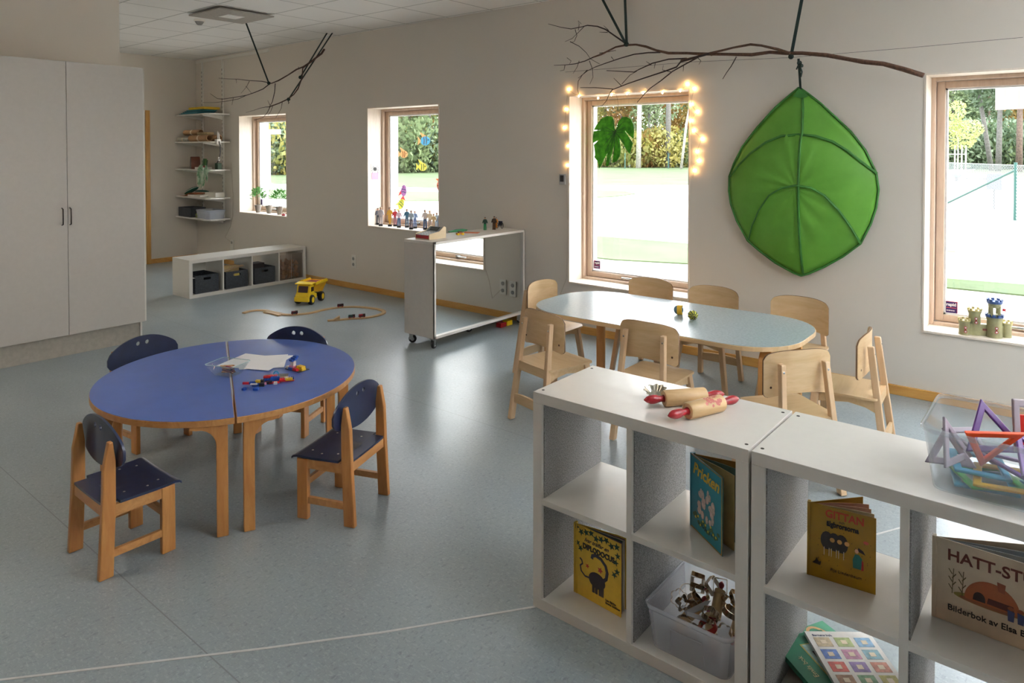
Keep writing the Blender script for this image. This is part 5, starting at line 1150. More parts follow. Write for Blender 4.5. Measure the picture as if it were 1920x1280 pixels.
# --- bin of biscuit cutters (left shelf, lower right compartment)
bx = plastic_box((9.488, -3.075, .0385), .128, .142, .138, FROST, 'milky plastic bin of rolling pins and biscuit cutters in the lower shelf', cat='bin', name='plastic_bin', flare=1.12, rim=.008)
def cutter(shape, loc, rot, label, r=.028, h=.022, mat=None):
    n_ = 60; ps = []
    for k in range(n_):
        a = 2*pi*k/n_
        if shape == 'square': q = r/max(abs(cos(a)), abs(sin(a)))
        elif shape == 'star': q = r*(.75+.25*cos(5*a))
        elif shape == 'flower': q = r*(.82+.18*abs(cos(3*a))*1.2)
        elif shape == 'heart': q = r*(.8+.25*sin(a)-.2*abs(sin(a))*0+.12*cos(2*a))
        else: q = r
        ps.append((q*cos(a), q*sin(a)))
    m = MB(); vs = []
    for z, s_ in ((0, 1), (h, 1), (h, .965), (0, .965)): vs += [(x*s_, y*s_, z) for x, y in ps]
    m.vf(vs, [(j*n_+k, j*n_+(k+1) % n_, ((j+1) % 4)*n_+(k+1) % n_, ((j+1) % 4)*n_+k) for j in range(4) for k in range(n_)])
    o = m.build('biscuit_cutter', mat or plain('cutter_steel', (196, 176, 150), .22, 1, .05), None, smooth=2, loc=loc); o.rotation_euler = rot
    return tag(o, label, 'biscuit cutter', 'metal biscuit cutters in the plastic bin')
CL = [('square', (9.442, -3.05, .192), (.3, .2, .4), 'square metal cutter at the back of the bin, highest of the heap'), ('square', (9.425, -3.02, .165), (1.2, .3, .9), 'square metal cutter standing upright at the back left of the bin'), ('square', (9.465, -2.99, .160), (.4, .9, .2), 'square metal cutter leaning towards the back right of the bin'),
      ('flower', (9.405, -3.10, .150), (1.0, .4, 0), 'flower-shaped cutter against the left wall of the bin'), ('star', (9.43, -3.13, .152), (.6, .1, 1), 'star-shaped cutter left of the grey knife blades'), ('round', (9.535, -3.165, .138), (.3, -.3, 0), 'round reddish cutter near the front right of the bin'),
      ('flower', (9.575, -3.14, .125), (.8, .1, 0), 'flower-shaped cutter by the right wall of the bin'), ('round', (9.45, -3.165, .118), (1.3, .2, .4), 'round cutter low beside the pale roller in the bin'), ('star', (9.54, -3.03, .150), (.4, .4, .7), 'star-shaped cutter at the right back of the bin'), ('heart', (9.565, -3.08, .148), (.2, .5, .7), 'heart-shaped cutter between the rollers in the bin')]
CL += [('square', (9.50, -3.00, .178), (.9, .1, .5), 'square metal cutter balanced on the rollers in the bin'), ('flower', (9.46, -3.07, .168), (.5, .6, .3), 'flower-shaped cutter on top of the middle of the heap'), ('round', (9.415, -3.06, .150), (.9, .2, .2), 'round cutter by the left wall behind the flower cutter'),
      ('star', (9.51, -3.19, .128), (.5, .1, .4), 'star-shaped cutter at the front wall of the bin'), ('heart', (9.455, -3.11, .160), (.2, .8, .4), 'heart-shaped cutter beside the upright knife blade'), ('square', (9.565, -3.02, .168), (.4, .3, .8), 'square cutter in the back right corner of the bin'),
      ('flower', (9.52, -3.13, .150), (.3, .2, .9), 'flower-shaped cutter between the two front rollers')]
for s_, l_, r_, lab in CL: cutter(s_, l_, r_, lab, r=.022 if s_ == 'square' else .027, h=.020, mat=plain('cutter_red', (170, 60, 50), .3, .8) if 'reddish' in lab else None)
def mini_pin(a, b, label, mat=RED):
    a = Vector(a); b = Vector(b); d = b-a
    t = thing('rolling_pin', label, 'rolling pin', (a+b)/2, 0, 'rolling pins in the plastic bin'); t.rotation_euler = d.to_track_quat('X', 'Z').to_euler()
    RX = Matrix.Rotation(pi/2, 4, 'Y'); r = .018; tot = d.length; L = tot*.62
    MB().lathe([(r*.6, -L/2), (r, -L/2+.003), (r, L/2-.003), (r*.6, L/2)], 20, M=RX).build('roller', PINW, t, smooth=2)
    for s_ in (-1, 1): MB().lathe([(r*q*.8, s_*(L/2+(tot/2-L/2)*k/5)) for k, q in enumerate((.5, .42, .6, .66, .5, .1))], 14, M=RX).build('handle', mat, t, smooth=True)
PURP = plain('magenta_lacquer', (142, 40, 96), .35, coat=.2)
mini_pin((9.405, -3.165, .062), (9.475, -3.04, .155), 'small rolling pin with its red handle showing through the left of the bin')
mini_pin((9.56, -3.185, .062), (9.47, -3.02, .112), 'small rolling pin with a magenta handle in the front right of the bin', PURP)
mini_pin((9.52, -3.10, .10), (9.50, -2.98, .185), 'small rolling pin standing steeply in the middle of the bin')
mini_pin((9.585, -3.11, .08), (9.575, -2.98, .14), 'small rolling pin along the right wall of the bin')
for k, (l_, r_, lab) in enumerate([((9.482, -3.13, .165), (.5, -.3, .9), 'grey toy knife blade pointing up from the bin'), ((9.505, -3.155, .155), (.2, .2, .5), 'grey toy knife blade lying across the front of the bin')]):
    o = MB().prism([(-.045, -.008), (.02, -.010), (.05, .002), (.03, .008), (-.045, .008)], -.001, .001).build('toy_knife', plain('blade_grey', (150, 152, 158), .4), None, loc=l_); o.rotation_euler = r_; tag(o, lab, 'toy knife')
# --- big clear bin with magnetic tiles
bb = plastic_box((10.345, -3.045, .7705), .215, .145, .155, CLEAR, 'large clear plastic bin full of coloured tile frames on the right shelf', cat='bin', name='plastic_bin', flare=1.10, rim=.007, win=False)
def tile(shape, loc, rot, rgb, label, r=.05, w_=.013):
    r *= 1.32; w_ *= 1.5
    ps = {'tri': [(-r, -r*.58), (r, -r*.58), (0, r*1.15)], 'sq': [(-r*.75, -r*.75), (r*.75, -r*.75), (r*.75, r*.75), (-r*.75, r*.75)], 'tall': [(-r*.6, -r*.5), (r*.6, -r*.5), (0, r*1.5)], 'pent': [(r*cos(pi/2+2*pi*k/5), r*sin(pi/2+2*pi*k/5)) for k in range(5)]}[shape]
    c_ = plain('tile_frame_%d_%d_%d' % rgb, rgb, .35, var=.02); cx = sum(p[0] for p in ps)/len(ps); cy = sum(p[1] for p in ps)/len(ps)
    inner = []
    for i in range(len(ps)):
        p0, p1, p2 = Vector(ps[i-1]), Vector(ps[i]), Vector(ps[(i+1) % len(ps)]); e1 = (p1-p0).normalized(); e2 = (p2-p1).normalized(); bis = (e2-e1).normalized(); sn = abs(e1.x*e2.y-e1.y*e2.x); half = math.acos(max(-1, min(1, e1.dot(e2)))); q = w_/max(.3, cos(half/2)); v = p1+bis*q; inner.append((v.x, v.y))
    n_ = len(ps); h = .008; m = MB(); vs = [(x, y, 0) for x, y in ps]+[(x, y, h) for x, y in ps]+[(x, y, h) for x, y in inner]+[(x, y, 0) for x, y in inner]
    m.vf(vs, [(j*n_+k, j*n_+(k+1) % n_, ((j+1) % 4)*n_+(k+1) % n_, ((j+1) % 4)*n_+k) for j in range(4) for k in range(n_)])
    o = m.build('tile_frame', c_, None, bevel=.003, loc=loc); o.rotation_euler = rot; return tag(o, label, 'tile frame', 'magnetic tile frames in the clear bin')
OR, PU, GY, RE, GR, CY, YE = (236, 84, 34), (84, 38, 116), (150, 140, 152), (222, 44, 34), (44, 150, 60), (40, 150, 184), (214, 170, 40)
TL = [('tri', (10.245, -3.12, .895), (radians(62), radians(180), radians(35)), OR, 'bright orange triangle frame leaning against the near wall of the bin', .055),
      ('tri', (10.165, -3.11, .860), (radians(70), 0, radians(70)), GY, 'grey triangle frame at the left end of the bin', .05),
      ('tri', (10.155, -3.09, .838), (radians(60), 0, radians(20)), GY, 'second grey triangle frame, lower at the left end', .045),
      ('sq', (10.330, -3.02, .925), (radians(78), radians(8), radians(48)), (160, 148, 156), 'large grey square frame standing highest out of the bin', .065),
      ('sq', (10.340, -2.98, .890), (radians(70), 0, radians(20)), RE, 'red square frame behind the tall grey one', .05),
      ('tri', (10.24, -3.01, .880), (radians(55), 0, radians(35)), PU, 'purple triangle frame behind the bright orange one', .06),
      ('tri', (10.34, -3.10, .86), (radians(35), radians(15), radians(50)), PU, 'purple triangle frame lying right of the orange one', .065),
      ('sq', (10.40, -3.02, .90), (radians(80), 0, radians(60)), GR, 'green square frame at the right edge of the photo', .045),
      ('sq', (10.22, -3.08, .815), (radians(4), radians(3), radians(15)), CY, 'light blue square frame lying flat at the left below the grey ones', .062),
      ('sq', (10.28, -3.10, .803), (radians(2), radians(-4), radians(5)), YE, 'mustard yellow square frame lying flat under the blue one', .07),
      ('sq', (10.24, -3.09, .790), (0, 0, radians(30)), GR, 'green square frame lying flat under the mustard one', .068),
      ('sq', (10.23, -3.08, .779), (0, 0, radians(12)), CY, 'blue square frame at the very bottom left of the bin', .07),
      ('sq', (10.38, -3.05, .779), (0, 0, radians(25)), GR, 'green square frame at the bottom right of the bin', .07),
      ('sq', (10.40, -3.05, .789), (0, 0, radians(50)), CY, 'blue square frame on the green one at the bottom right', .07),
      ('tri', (10.30, -3.06, .826), (radians(6), radians(4), radians(80)), PU, 'purple triangle frame lying flat under the orange one', .07),
      ('sq', (10.44, -3.0, .845), (radians(20), radians(10), radians(10)), PU, 'dark purple square frame at the right edge, under the green one', .06),
      ('tri', (10.19, -3.0, .845), (radians(25), radians(-20), radians(120)), GY, 'grey triangle frame lying against the back left corner', .055),
      ('tri', (10.40, -3.11, .835), (radians(15), radians(20), 0), GY, 'grey triangle frame low at the right side', .055),
      ('sq', (10.42, -3.09, .80), (0, radians(-5), radians(40)), (190, 176, 110), 'pale olive square frame flat at the bottom right', .065),
      ('tri', (10.37, -3.03, .875), (radians(40), 0, radians(-20)), GY, 'grey triangle frame between the red and green ones', .045)]
for s_, l_, r_, c_, lab, r in TL: tile(s_, l_, r_, c_, lab, r, .011 if s_ == 'tri' else .0125)
# --- toy castle
tc_ = thing('toy_castle', 'olive plastic toy castle with blue battlements on the right window sill', 'toy castle', (9.955, .085, .458), radians(20))
CA = plain('castle_olive', (150, 148, 108), .5, var=.15, scale=18); CB = plain('castle_blue', (48, 78, 130), .45); CY_ = plain('castle_sand', (184, 172, 116), .5)
def tower(x, y, r, z1, crown, cm, name='tower', z0=0):
    tw = MB().lathe([(r*1.05, z0), (r, z0+.01), (r*.96, z1-.02), (r*1.12, z1-.005), (r*1.12, z1)], 18, (x, y, 0)).build(name, CA, tc_, smooth=2)
    m = MB(); m.lathe([(r*1.15, z1), (r*1.18, z1+.006)], 18, (x, y, 0))
    for k in range(crown): a = 2*pi*k/crown; M = Matrix.Translation((x, y, z1+.006)) @ Matrix.Rotation(a, 4, 'Z'); m.box(r*.95, r*1.2, -r*.2, r*.2, 0, .012, M)
    m.build('battlement', cm, tw); return tw
tower(-.115, -.005, .030, .085, 8, CY_); tower(-.055, .01, .034, .150, 8, CY_); tower(.045, -.02, .042, .125, 10, CB, 'main_tower'); tower(.115, .0, .028, .085, 7, CY_)
up = MB(); x, y, r = .045, -.02, .034
for k in range(4): a = pi/4+pi/2*k; up.cyl((x+r*.85*cos(a), y+r*.85*sin(a), .131), (x+r*.85*cos(a), y+r*.85*sin(a), .195), .0085, None, 8)
up.lathe([(r, .131), (r, .145)], 18, (x, y, 0)); up.lathe([(r*.95, .185), (r, .195), (r*1.1, .210)], 18, (x, y, 0)); up.build('lookout', CA, tc_, smooth=2)
m = MB(); m.lathe([(r*1.2, .210), (r*1.28, .220), (r*1.28, .226)], 18, (x, y, 0))
for k in range(8): a = 2*pi*k/8; m.box(r*1.02, r*1.3, -r*.25, r*.25, 0, .012, Matrix.Translation((x, y, .226)) @ Matrix.Rotation(a, 4, 'Z'))
m.build('top_battlement', CB, tc_)
MB().box(-.115, .115, -.018, .022, 0, .072).build('curtain_wall', CA, tc_, bevel=.002)
fg = MB(); fg.tube([(.088, -.02, .14), (.088, -.02, .18)], .0015, 6); fg.prism([(.088, .165), (.108, .162), (.103, .170), (.109, .178), (.088, .180)], -.021, -.019, 'y'); fg.build('red_flag', RED, tc_)
for x_, z_, yy in ((-.115, .035, -.036), (-.055, .095, -.026), (.045, .05, -.064)):
    mm = MB(); Mx_ = Matrix.Translation((x_, yy, z_)) @ Matrix.Rotation(pi/2, 4, 'X')
    for dz in (-.012, .012): mm.lathe([(.009, 0), (.009, .002)], 12, M=Mx_ @ Matrix.Translation((0, dz, 0)))
    mm.box(-.003, .003, yy-.002, yy, z_-.012, z_+.012, Matrix.Translation((x_, 0, 0))); w_ = mm.build('window_slot', RED, tc_)
    mm = MB()
    for dz in (-.012, .012): mm.lathe([(.005, 0), (.005, .003)], 12, M=Mx_ @ Matrix.Translation((0, dz, 0)))
    mm.build('slot_opening', PAPER, w_)
tag(BX(-.018, .012, -.024, -.0235+.004, .034, .046).build('emblem', plain('castle_emblem', (110, 56, 44), .5), tc_))
# --- on the blue table
TZ = .5103
def sheet(pts, z, label, rgb=(232, 230, 230)):
    c = Vector((sum(p[0] for p in pts)/len(pts), sum(p[1] for p in pts)/len(pts))); o = MB().prism([(p[0]-c.x, p[1]-c.y) for p in pts], 0, .0012).build('paper_sheet', plain('sheet_%d_%d_%d' % rgb, rgb, .8, var=.01), None, loc=(c.x, c.y, z)); tag(o, label, 'paper')
sheet([(6.945, -3.381), (6.86, -3.17), (7.08, -3.09), (7.165, -3.295)], TZ, 'lowest sheet of white paper, partly under the glass bowl')
sheet([(6.900, -3.235), (7.06, -3.035), (7.245, -3.18), (7.10, -3.345)], TZ+.0014, 'sheet of white paper turned askew on the one under the bowl')
sheet([(6.885, -3.22), (7.105, -3.03), (7.238, -3.265), (7.125, -3.315), (7.02, -3.29)], TZ+.0028, 'top sheet of white paper, curling towards the toy bricks')
gb = thing('glass_bowl', 'small rectangular clear glass bowl of crayons on the blue table', 'bowl', (7.127, -3.42, TZ+.003), radians(20))
def frus(x0, y0, x1, y1, h, t_=.003, r=.012):
    a = [(x, y, 0) for x, y in rrect(-x0, x0, -y0, y0, r)]; b = [(x, y, h) for x, y in rrect(-x1, x1, -y1, y1, r*.8)]; i2 = [(x, y, h) for x, y in rrect(-x1+t_, x1-t_, -y1+t_, y1-t_, r*.7)]; i1 = [(x, y, t_) for x, y in rrect(-x0+t_, x0-t_, -y0+t_, y0-t_, r*.8)]; n = len(a)
    return MB().vf(a+b+i2+i1, [(j*n+k, j*n+(k+1) % n, (j+1)*n+(k+1) % n, (j+1)*n+k) for j in range(3) for k in range(n)]+[tuple(range(n))[::-1], tuple(range(3*n, 4*n))])
frus(.055, .040, .085, .068, .058).build('bowl_body', BOWLG, gb, smooth=2)
rr_ = [(x, y, .058) for x, y in rrect(-.0845, .0845, -.0675, .0675, .01)]; MB().tube(rr_+[rr_[0]], .0016, 5).build('rim', plain('glass_rim', (170, 200, 198), .1), gb)
rc = random.Random(6); CC = [(196, 150, 104), (180, 132, 90), (210, 166, 120), (120, 72, 56), (170, 60, 60), (196, 150, 104), (90, 70, 60), (206, 160, 116), (40, 50, 110), (188, 140, 98), (150, 60, 80), (200, 156, 110)]
CN = ['pale wooden', 'tan', 'light tan', 'dark brown', 'red', 'beige', 'grey-brown', 'cream', 'dark blue', 'honey brown', 'plum', 'sand coloured']
for k in range(12):
    t = thing('crayon', '%s crayon lying in the heap in the glass bowl' % CN[k], 'crayon', (7.127+rc.uniform(-.012, .012), -3.42+rc.uniform(-.012, .012), TZ+.012+.0028*k), radians(20)+rc.uniform(-.45, .45), 'crayons in the glass bowl'); t.rotation_euler = (0, rc.uniform(-.1, .1), radians(20)+rc.uniform(-.45, .45))
    MB().lathe([(.0042, -.033), (.0042, .030)], 8, M=Matrix.Rotation(pi/2, 4, 'Y')).build('stick', plain('crayon_%d' % k, CC[k], .5), t); MB().lathe([(.0042, .030), (.001, .040)], 8, M=Matrix.Rotation(pi/2, 4, 'Y')).build('tip', plain('crayon_tip_%d' % k, tuple(max(0, c-50) for c in CC[k]), .5), t)
# toy bricks
BRC = {'red': (196, 34, 36), 'blue': (24, 74, 160), 'yellow': (232, 190, 40), 'white': (230, 226, 218), 'black': (32, 30, 34), 'pink': (226, 150, 180), 'orange': (232, 140, 40), 'tan': (226, 196, 140), 'brown': (70, 50, 44)}
U8 = .008
def brick(p, nx, ny, x, y, z, col, h=.0096, stud=True):
    m = MB().box(x, x+nx*U8, y, y+ny*U8, z, z+h)
    if stud:
        for i in range(nx):
            for j in range(ny): m.lathe([(.0024, 0), (.0024, .0018)], 8, (x+(i+.5)*U8, y+(j+.5)*U8, z+h))
    return m.build('brick', plain('brick_'+col, BRC[col], .3, var=.01, coat=.2), p)
b = thing('brick_model', 'toy brick tower with a blue top on a dark plate, nearest the paper', 'toy bricks', (7.268, -3.19, TZ), radians(5), 'toy brick models on the blue table')
brick(b, 14, 8, 0, 0, 0, 'black', .0032, False); brick(b, 3, 2, 0, .006, .0032, 'white'); brick(b, 4, 2, .026, .0, .0032, 'blue'); brick(b, 4, 2, .058, 0, .0032, 'red'); brick(b, 6, 3, .062, .02, .0032, 'yellow'); brick(b, 5, 3, .066, .020, .0128, 'yellow'); brick(b, 4, 2, .028, .004, .0128, 'pink'); brick(b, 3, 2, .066, .044, .0032, 'brown', .014)
for k in range(2): brick(b, 3, 2, .034, .008, .0224+.0096*k, 'white')
brick(b, 4, 2, .03, .006, .0416, 'white', .0032); brick(b, 3, 2, .03, .002, .0448, 'blue'); brick(b, 4, 2, .036, .010, .0544, 'blue'); brick(b, 3, 2, .048, .014, .064, 'blue')
b = thing('brick_model', 'long toy brick vehicle with a ridged tan plate and red wing', 'toy bricks', (7.385, -3.385, TZ), radians(52), 'toy brick models on the blue table')
brick(b, 18, 3, 0, .0, .002, 'red', .0032, False); brick(b, 14, 5, .0, .03, .016, 'tan', .0032, False)
for k in range(13): brick(b, 1, 5, .003+.0085*k, .030, .0192, 'brown', .0012, False)
brick(b, 8, 2, 0, .018, .0192, 'red'); brick(b, 10, 3, -.002, .008, .0064, 'blue'); brick(b, 5, 2, .035, .006, .016, 'blue'); brick(b, 3, 2, .075, .004, .0064, 'red'); brick(b, 4, 2, .095, .012, .0064, 'white'); brick(b, 4, 2, .104, -.002, .0064, 'yellow'); brick(b, 3, 2, .118, .012, .0064, 'blue'); brick(b, 6, 1, .03, -.016, .002, 'red', .005); brick(b, 2, 2, .052, -.028, 0, 'white'); brick(b, 3, 1, -.034, .004, 0, 'red', .006)
brick(b, 3, 2, -.03, .008, .006, 'red', .0032); brick(b, 4, 2, .012, -.016, 0, 'black', .012)
b = thing('brick_model', 'small toy brick vehicle with red arm, blue body and yellow block', 'toy bricks', (7.345, -3.475, TZ), radians(40), 'toy brick models on the blue table')
brick(b, 5, 1, 0, .02, .004, 'red'); brick(b, 4, 2, .032, .018, .006, 'blue'); brick(b, 5, 2, .05, .004, 0, 'blue'); brick(b, 4, 1, .045, -.004, .0096, 'white', .005); brick(b, 3, 2, .06, .02, .012, 'yellow'); brick(b, 2, 2, .082, .024, .006, 'black', .016); brick(b, 3, 3, .085, .0, 0, 'black', .014); brick(b, 1, 1, .108, .006, .006, 'pink')
for (x, y, rz, nx, ny, c_, lab) in [(7.395, -3.500, .4, 2, 2, 'blue', 'single loose blue toy brick nearest the table seam'), (7.437, -3.468, .6, 3, 2, 'blue', 'loose blue toy brick in front of the small brick vehicle'), (7.322, -3.315, .5, 3, 2, 'orange', 'loose orange-yellow toy brick beside the clear blue ring')]:
    b = thing('brick', lab, 'toy brick', (x, y, TZ), rz); brick(b, nx, ny, 0, 0, 0, c_)
t = thing('clear_blue_ring', 'transparent light blue ring piece beside the orange brick', 'toy', (7.352, -3.292, TZ), .5)
m = MB(); c_ = [(.013*cos(2*pi*k/20), 0, .016+.013*sin(2*pi*k/20)) for k in range(21)]; m.tube(c_, .0035, 8, cap=False); m.build('ring', thin_glass('clear_cyan', (.25, .75, .9, 1), .05, 1.5, .3, (.2, .7, .85, 1)), t, smooth=True); MB().tube([(0, -.006, .003), (0, .006, .003)], .004, 8).build('foot', MC['clear_cyan'], t)
# --- dump truck
dt = thing('toy_dump_truck', 'big yellow plastic toy dump truck on the floor by the low shelf', 'toy truck', (3.985, -.775, 0), az(.15, -.99)+.0)
dt.rotation_euler = (0, 0, radians(-66)); dt.location = (3.99, -.77, 0); dt.scale = (.78, .95, 1.0)
YO = plain('yellow_orange_plastic', (238, 178, 24), .35)
m = MB().prism([(.20, .05), (.20, .10), (.165, .13), (.145, .205), (.055, .205), (.045, .12), (-.02, .10), (-.02, .05)], -.085, .085, 'y').build('cab', YEL, dt, bevel=.010)
MB().prism([(.171, .128), (.151, .192), (.153, .195), (.174, .130)], -.06, .06, 'y').build('windscreen', plain('dark_cab_interior', (60, 26, 20), .4), dt)
MB().box(.062, .135, -.0865, .0865, .135, .185).build('side_window', MC['dark_cab_interior'], dt, bevel=.004)
MB().box(.175, .215, -.09, .09, .035, .085).build('front_bumper', YEL, dt, bevel=.008)
MB().box(-.19, .08, -.045, .045, .05, .085).build('chassis', plain('chassis_dark', (50, 50, 54), .5), dt, bevel=.004)
m = MB(); b4 = [(.03, -.07, .125), (.03, .07, .125), (-.19, .07, .10), (-.19, -.07, .10)]; t4 = [(.06, -.105, .225), (.06, .105, .225), (-.245, .105, .215), (-.245, -.105, .215)]
for i in range(4): j = (i+1) % 4; m.vf([b4[i], b4[j], t4[j], t4[i]], [(0, 1, 2, 3)])
m.vf(b4, [(0, 1, 2, 3)]); tp = m.build('tipper_body', YO, dt); sd2 = tp.modifiers.new('thickness', 'SOLIDIFY'); sd2.thickness = .006
MB().prism([(.055, .218), (.06, .232), (.165, .222), (.17, .212)], -.10, .10, 'y').build('cab_guard', YEL, dt, bevel=.004)
m = MB()
for k in range(8): m.box(-.235+.035*k, -.215+.035*k, -.112, -.104, .20, .232); m.box(-.235+.035*k, -.215+.035*k, .104, .112, .20, .232)
m.box(-.25, .06, -.112, -.104, .20, .22); m.box(-.25, .06, .104, .112, .20, .22); m.build('tipper_rim', YEL, dt)
MB().box(-.17, -.02, -.07, .07, .205, .216).build('load_cover', RED, dt)
for wx in (.125, -.13):
    for wy in (-.082, .082):
        wl_ = MB().lathe([(.03, -.024), (.048, -.024), (.052, -.016), (.052, .016), (.048, .024), (.03, .024)], 22, M=Matrix.Translation((wx, wy, .052)) @ Matrix.Rotation(pi/2, 4, 'X')).build('tyre', BLACK, dt, smooth=2)
        MB().lathe([(.031, -.0255), (.031, .0255)], 18, M=Matrix.Translation((wx, wy, .052)) @ Matrix.Rotation(pi/2, 4, 'X')).build('hub', YEL, wl_, smooth=2)
# --- train track
TRK = wood('track_beech', (206, 172, 126), (186, 148, 100), .5, 12, 0, 6)
main = [(3.93, -1.50), (3.90, -1.42), (3.93, -1.34), (4.01, -1.30), (4.10, -1.30), (4.198, -1.29), (4.30, -1.285), (4.37, -1.235), (4.43, -1.15), (4.45, -1.06), (4.44, -.97), (4.435, -.88), (4.45, -.79), (4.49, -.71), (4.54, -.65), (4.60, -.605), (4.69, -.57), (4.78, -.55), (4.87, -.545), (4.955, -.565), (5.02, -.62), (5.05, -.70), (5.055, -.78), (5.035, -.86), (5.00, -.92), (4.958, -.97), (4.92, -1.04), (4.88, -1.11), (4.849, -1.165)]
def smooth_pts(P, n=4):
    out = []
    for i in range(len(P)-1):
        p0 = P[max(i-1, 0)]; p1 = P[i]; p2 = P[i+1]; p3 = P[min(i+2, len(P)-1)]
        for j in range(n):
            u = j/n; out.append(tuple(.5*((2*p1[k])+(-p0[k]+p2[k])*u+(2*p0[k]-5*p1[k]+4*p2[k]-p3[k])*u*u+(-p0[k]+3*p1[k]-3*p2[k]+p3[k])*u**3) for k in range(2)))
    out.append(P[-1]); return out
sp_ = smooth_pts(main, 4); nseg = 14; per = len(sp_)//nseg
names_ = ['first track piece at the loose left end', 'curved track piece near the loose left end', 'track piece just left of the first wagon', 'straight track piece before the first wagon', 'track piece under the first wagon', 'curved track piece right of the first wagon', 'track piece in the middle of the run', 'track piece left of the second wagon', 'track piece under the second wagon', 'track piece starting the big right loop', 'track piece at the top of the right loop', 'outermost track piece of the right loop', 'track piece at the lower side of the loop', 'track piece under the little train at the end']
tp0 = None
for k in range(nseg):
    seg_ = sp_[k*per:min((k+1)*per+1, len(sp_))] if k < nseg-1 else sp_[k*per:]
    if len(seg_) < 2: continue
    c = seg_[0]; P3 = [(x-c[0], y-c[1], .006) for x, y in seg_]
    t = thing('track_piece', 'wooden toy '+names_[k], 'toy track', (c[0], c[1], 0), 0, 'wooden toy train track pieces')
    m = MB(); vs = []
    for i, p in enumerate(P3):
        a = Vector(P3[max(i-1, 0)]); b_ = Vector(P3[min(i+1, len(P3)-1)]); d = (b_-a).normalized(); s_ = Vector((-d.y, d.x, 0))
        for q, z in ((-.02, 0), (.02, 0), (.02, .012), (.0135, .012), (.0135, .009), (.0095, .009), (.0095, .012), (-.0095, .012), (-.0095, .009), (-.0135, .009), (-.0135, .012), (-.02, .012)): vs.append(Vector(p)+s_*q+Vector((0, 0, z-.006)))
    n_ = 12; m.vf(vs, [(i*n_+j, i*n_+(j+1) % n_, (i+1)*n_+(j+1) % n_, (i+1)*n_+j) for i in range(len(P3)-1) for j in range(n_)]+[tuple(range(n_)), tuple((len(P3)-1)*n_+j for j in range(n_))]); m.build('rail_block', TRK, t)
for p, q, lab in (((4.06, -1.345), (4.30, -1.33), 'wooden side track piece branching beside the left part of the track'), ):
    o = MB().strip([(0, 0, .006), ((q[0]-p[0])/2, .02, .006), (q[0]-p[0], q[1]-p[1], .006)], .04, .012, (0, 1, 0)).build('track_piece', TRK, None, loc=(p[0], p[1], 0)); tag(o, lab, 'toy track')
def wagon(x, y, a, rgb, label, n=1, name='toy_wagon'):
    t = thing(name, label, 'toy train', (x, y, .0125), a)
    BX(-.032, .032, -.014, .014, .006, .014).build('frame', BLACK, t); BX(-.030, .008, -.012, .012, .014, .030).build('body', plain('wagon_%d_%d_%d' % rgb, rgb, .4), t, bevel=.002)
    MB().lathe([(.011, -.012), (.011, .014)], 14, M=Matrix.Translation((.018, 0, .022)) @ Matrix.Rotation(pi/2, 4, 'Y')).build('boiler', plain('wagon_dark', (50, 26, 30), .4), t, smooth=2)
    for wx in (-.02, .02):
        for wy in (-.014, .014): MB().lathe([(.007, -.002), (.007, .002)], 12, M=Matrix.Translation((wx, wy, .007)) @ Matrix.Rotation(pi/2, 4, 'X')).build('wheel', RED, t, smooth=2)
wagon(4.385, -1.22, az(.5, .9), (96, 30, 36), 'dark red toy wagon on the left part of the train track')
wagon(4.475, -.735, az(.5, .8), (70, 26, 34), 'dark toy wagon on the middle of the train track')
wagon(4.955, -.965, az(.45, .85), (24, 56, 48), 'dark green toy engine near the loose right end of the track', name='toy_engine'); wagon(5.01, -.885, az(.45, .85), (176, 34, 44), 'red toy wagon coupled to the dark green engine')
o = MB().prism([(-.03, 0), (.03, 0), (.03, .03)], -.018, .018, 'y').build('track_ramp', TRK, None, loc=(4.885, -1.09, .0125)); o.rotation_euler = (0, 0, az(.45, .85)); tag(o, 'little wooden buffer wedge at the right end of the train track', 'toy track')
t = thing('toy_blocks_box', 'red and yellow toys half hidden under the far end of the mirror cart', 'toy', (6.27, -.28, 0)); BX(-.03, .03, -.04, .04, 0, .04).build('red_block', RED, t, bevel=.003); BX(-.03, .03, .05, .13, 0, .045).build('yellow_block', YEL, t, bevel=.003)
# ============================================================ OUTSIDE
GZ = -.2
def m_ground(name, a, b, sc, rough=.9):
    s = N(name); v = s.tex(); c = s.mix(s.ramp(s.noise(v, sc, 5, .6), .35, .65), srgb(*a), srgb(*b)); s.base(s.mix(s.ramp(s.noise(v, sc*14, 3), .55, .75, (0, 0, 0, 1), (.4, .4, .4, 1)), c, srgb(*[int(x*.7) for x in b]))); s.b.inputs['Roughness'].default_value = rough
    s.b.inputs['Specular IOR Level'].default_value = .2; return s.m
struct(BX(-120, 90, .45, 160, GZ-.1, GZ).build('ground', m_ground('pale_gravel', (176, 172, 166), (158, 153, 146), .35)))
LAWN = m_ground('lawn_grass', (74, 86, 58), (62, 74, 46), .5)
def lawn(poly, label, z=.02):
    o = MB().prism(poly, GZ, GZ+z).build('grass', LAWN); tag(o, label, 'grass', kind='stuff')
lawn([(-90, 2), (-17, 18.8), (-14.4, 19.6), (-10, 27.2), (-6.4, 30.1), (-1, 33), (0, 60), (2, 110), (-120, 110)], 'wide green lawn stretching from the path to the trees outside')
lawn([(-30, 3), (-9, 11.9), (-7.8, 12.9), (-4.6, 17.0), (-4.0, 19), (-4.2, 21), (-5.5, 22.4), (-8, 22.3), (-12, 16.6), (-16, 14.5), (-32, 8)], 'rounded grass island between the two pale paths outside', .025)
lawn([(-8, 4.2), (4.4, 4.9), (5.6, 5.3), (6.2, 6.4), (5.5, 7.6), (2.9, 7.5), (-8, 6.5)], 'thin patch of grass on the gravel outside the fairy-light window', .02)
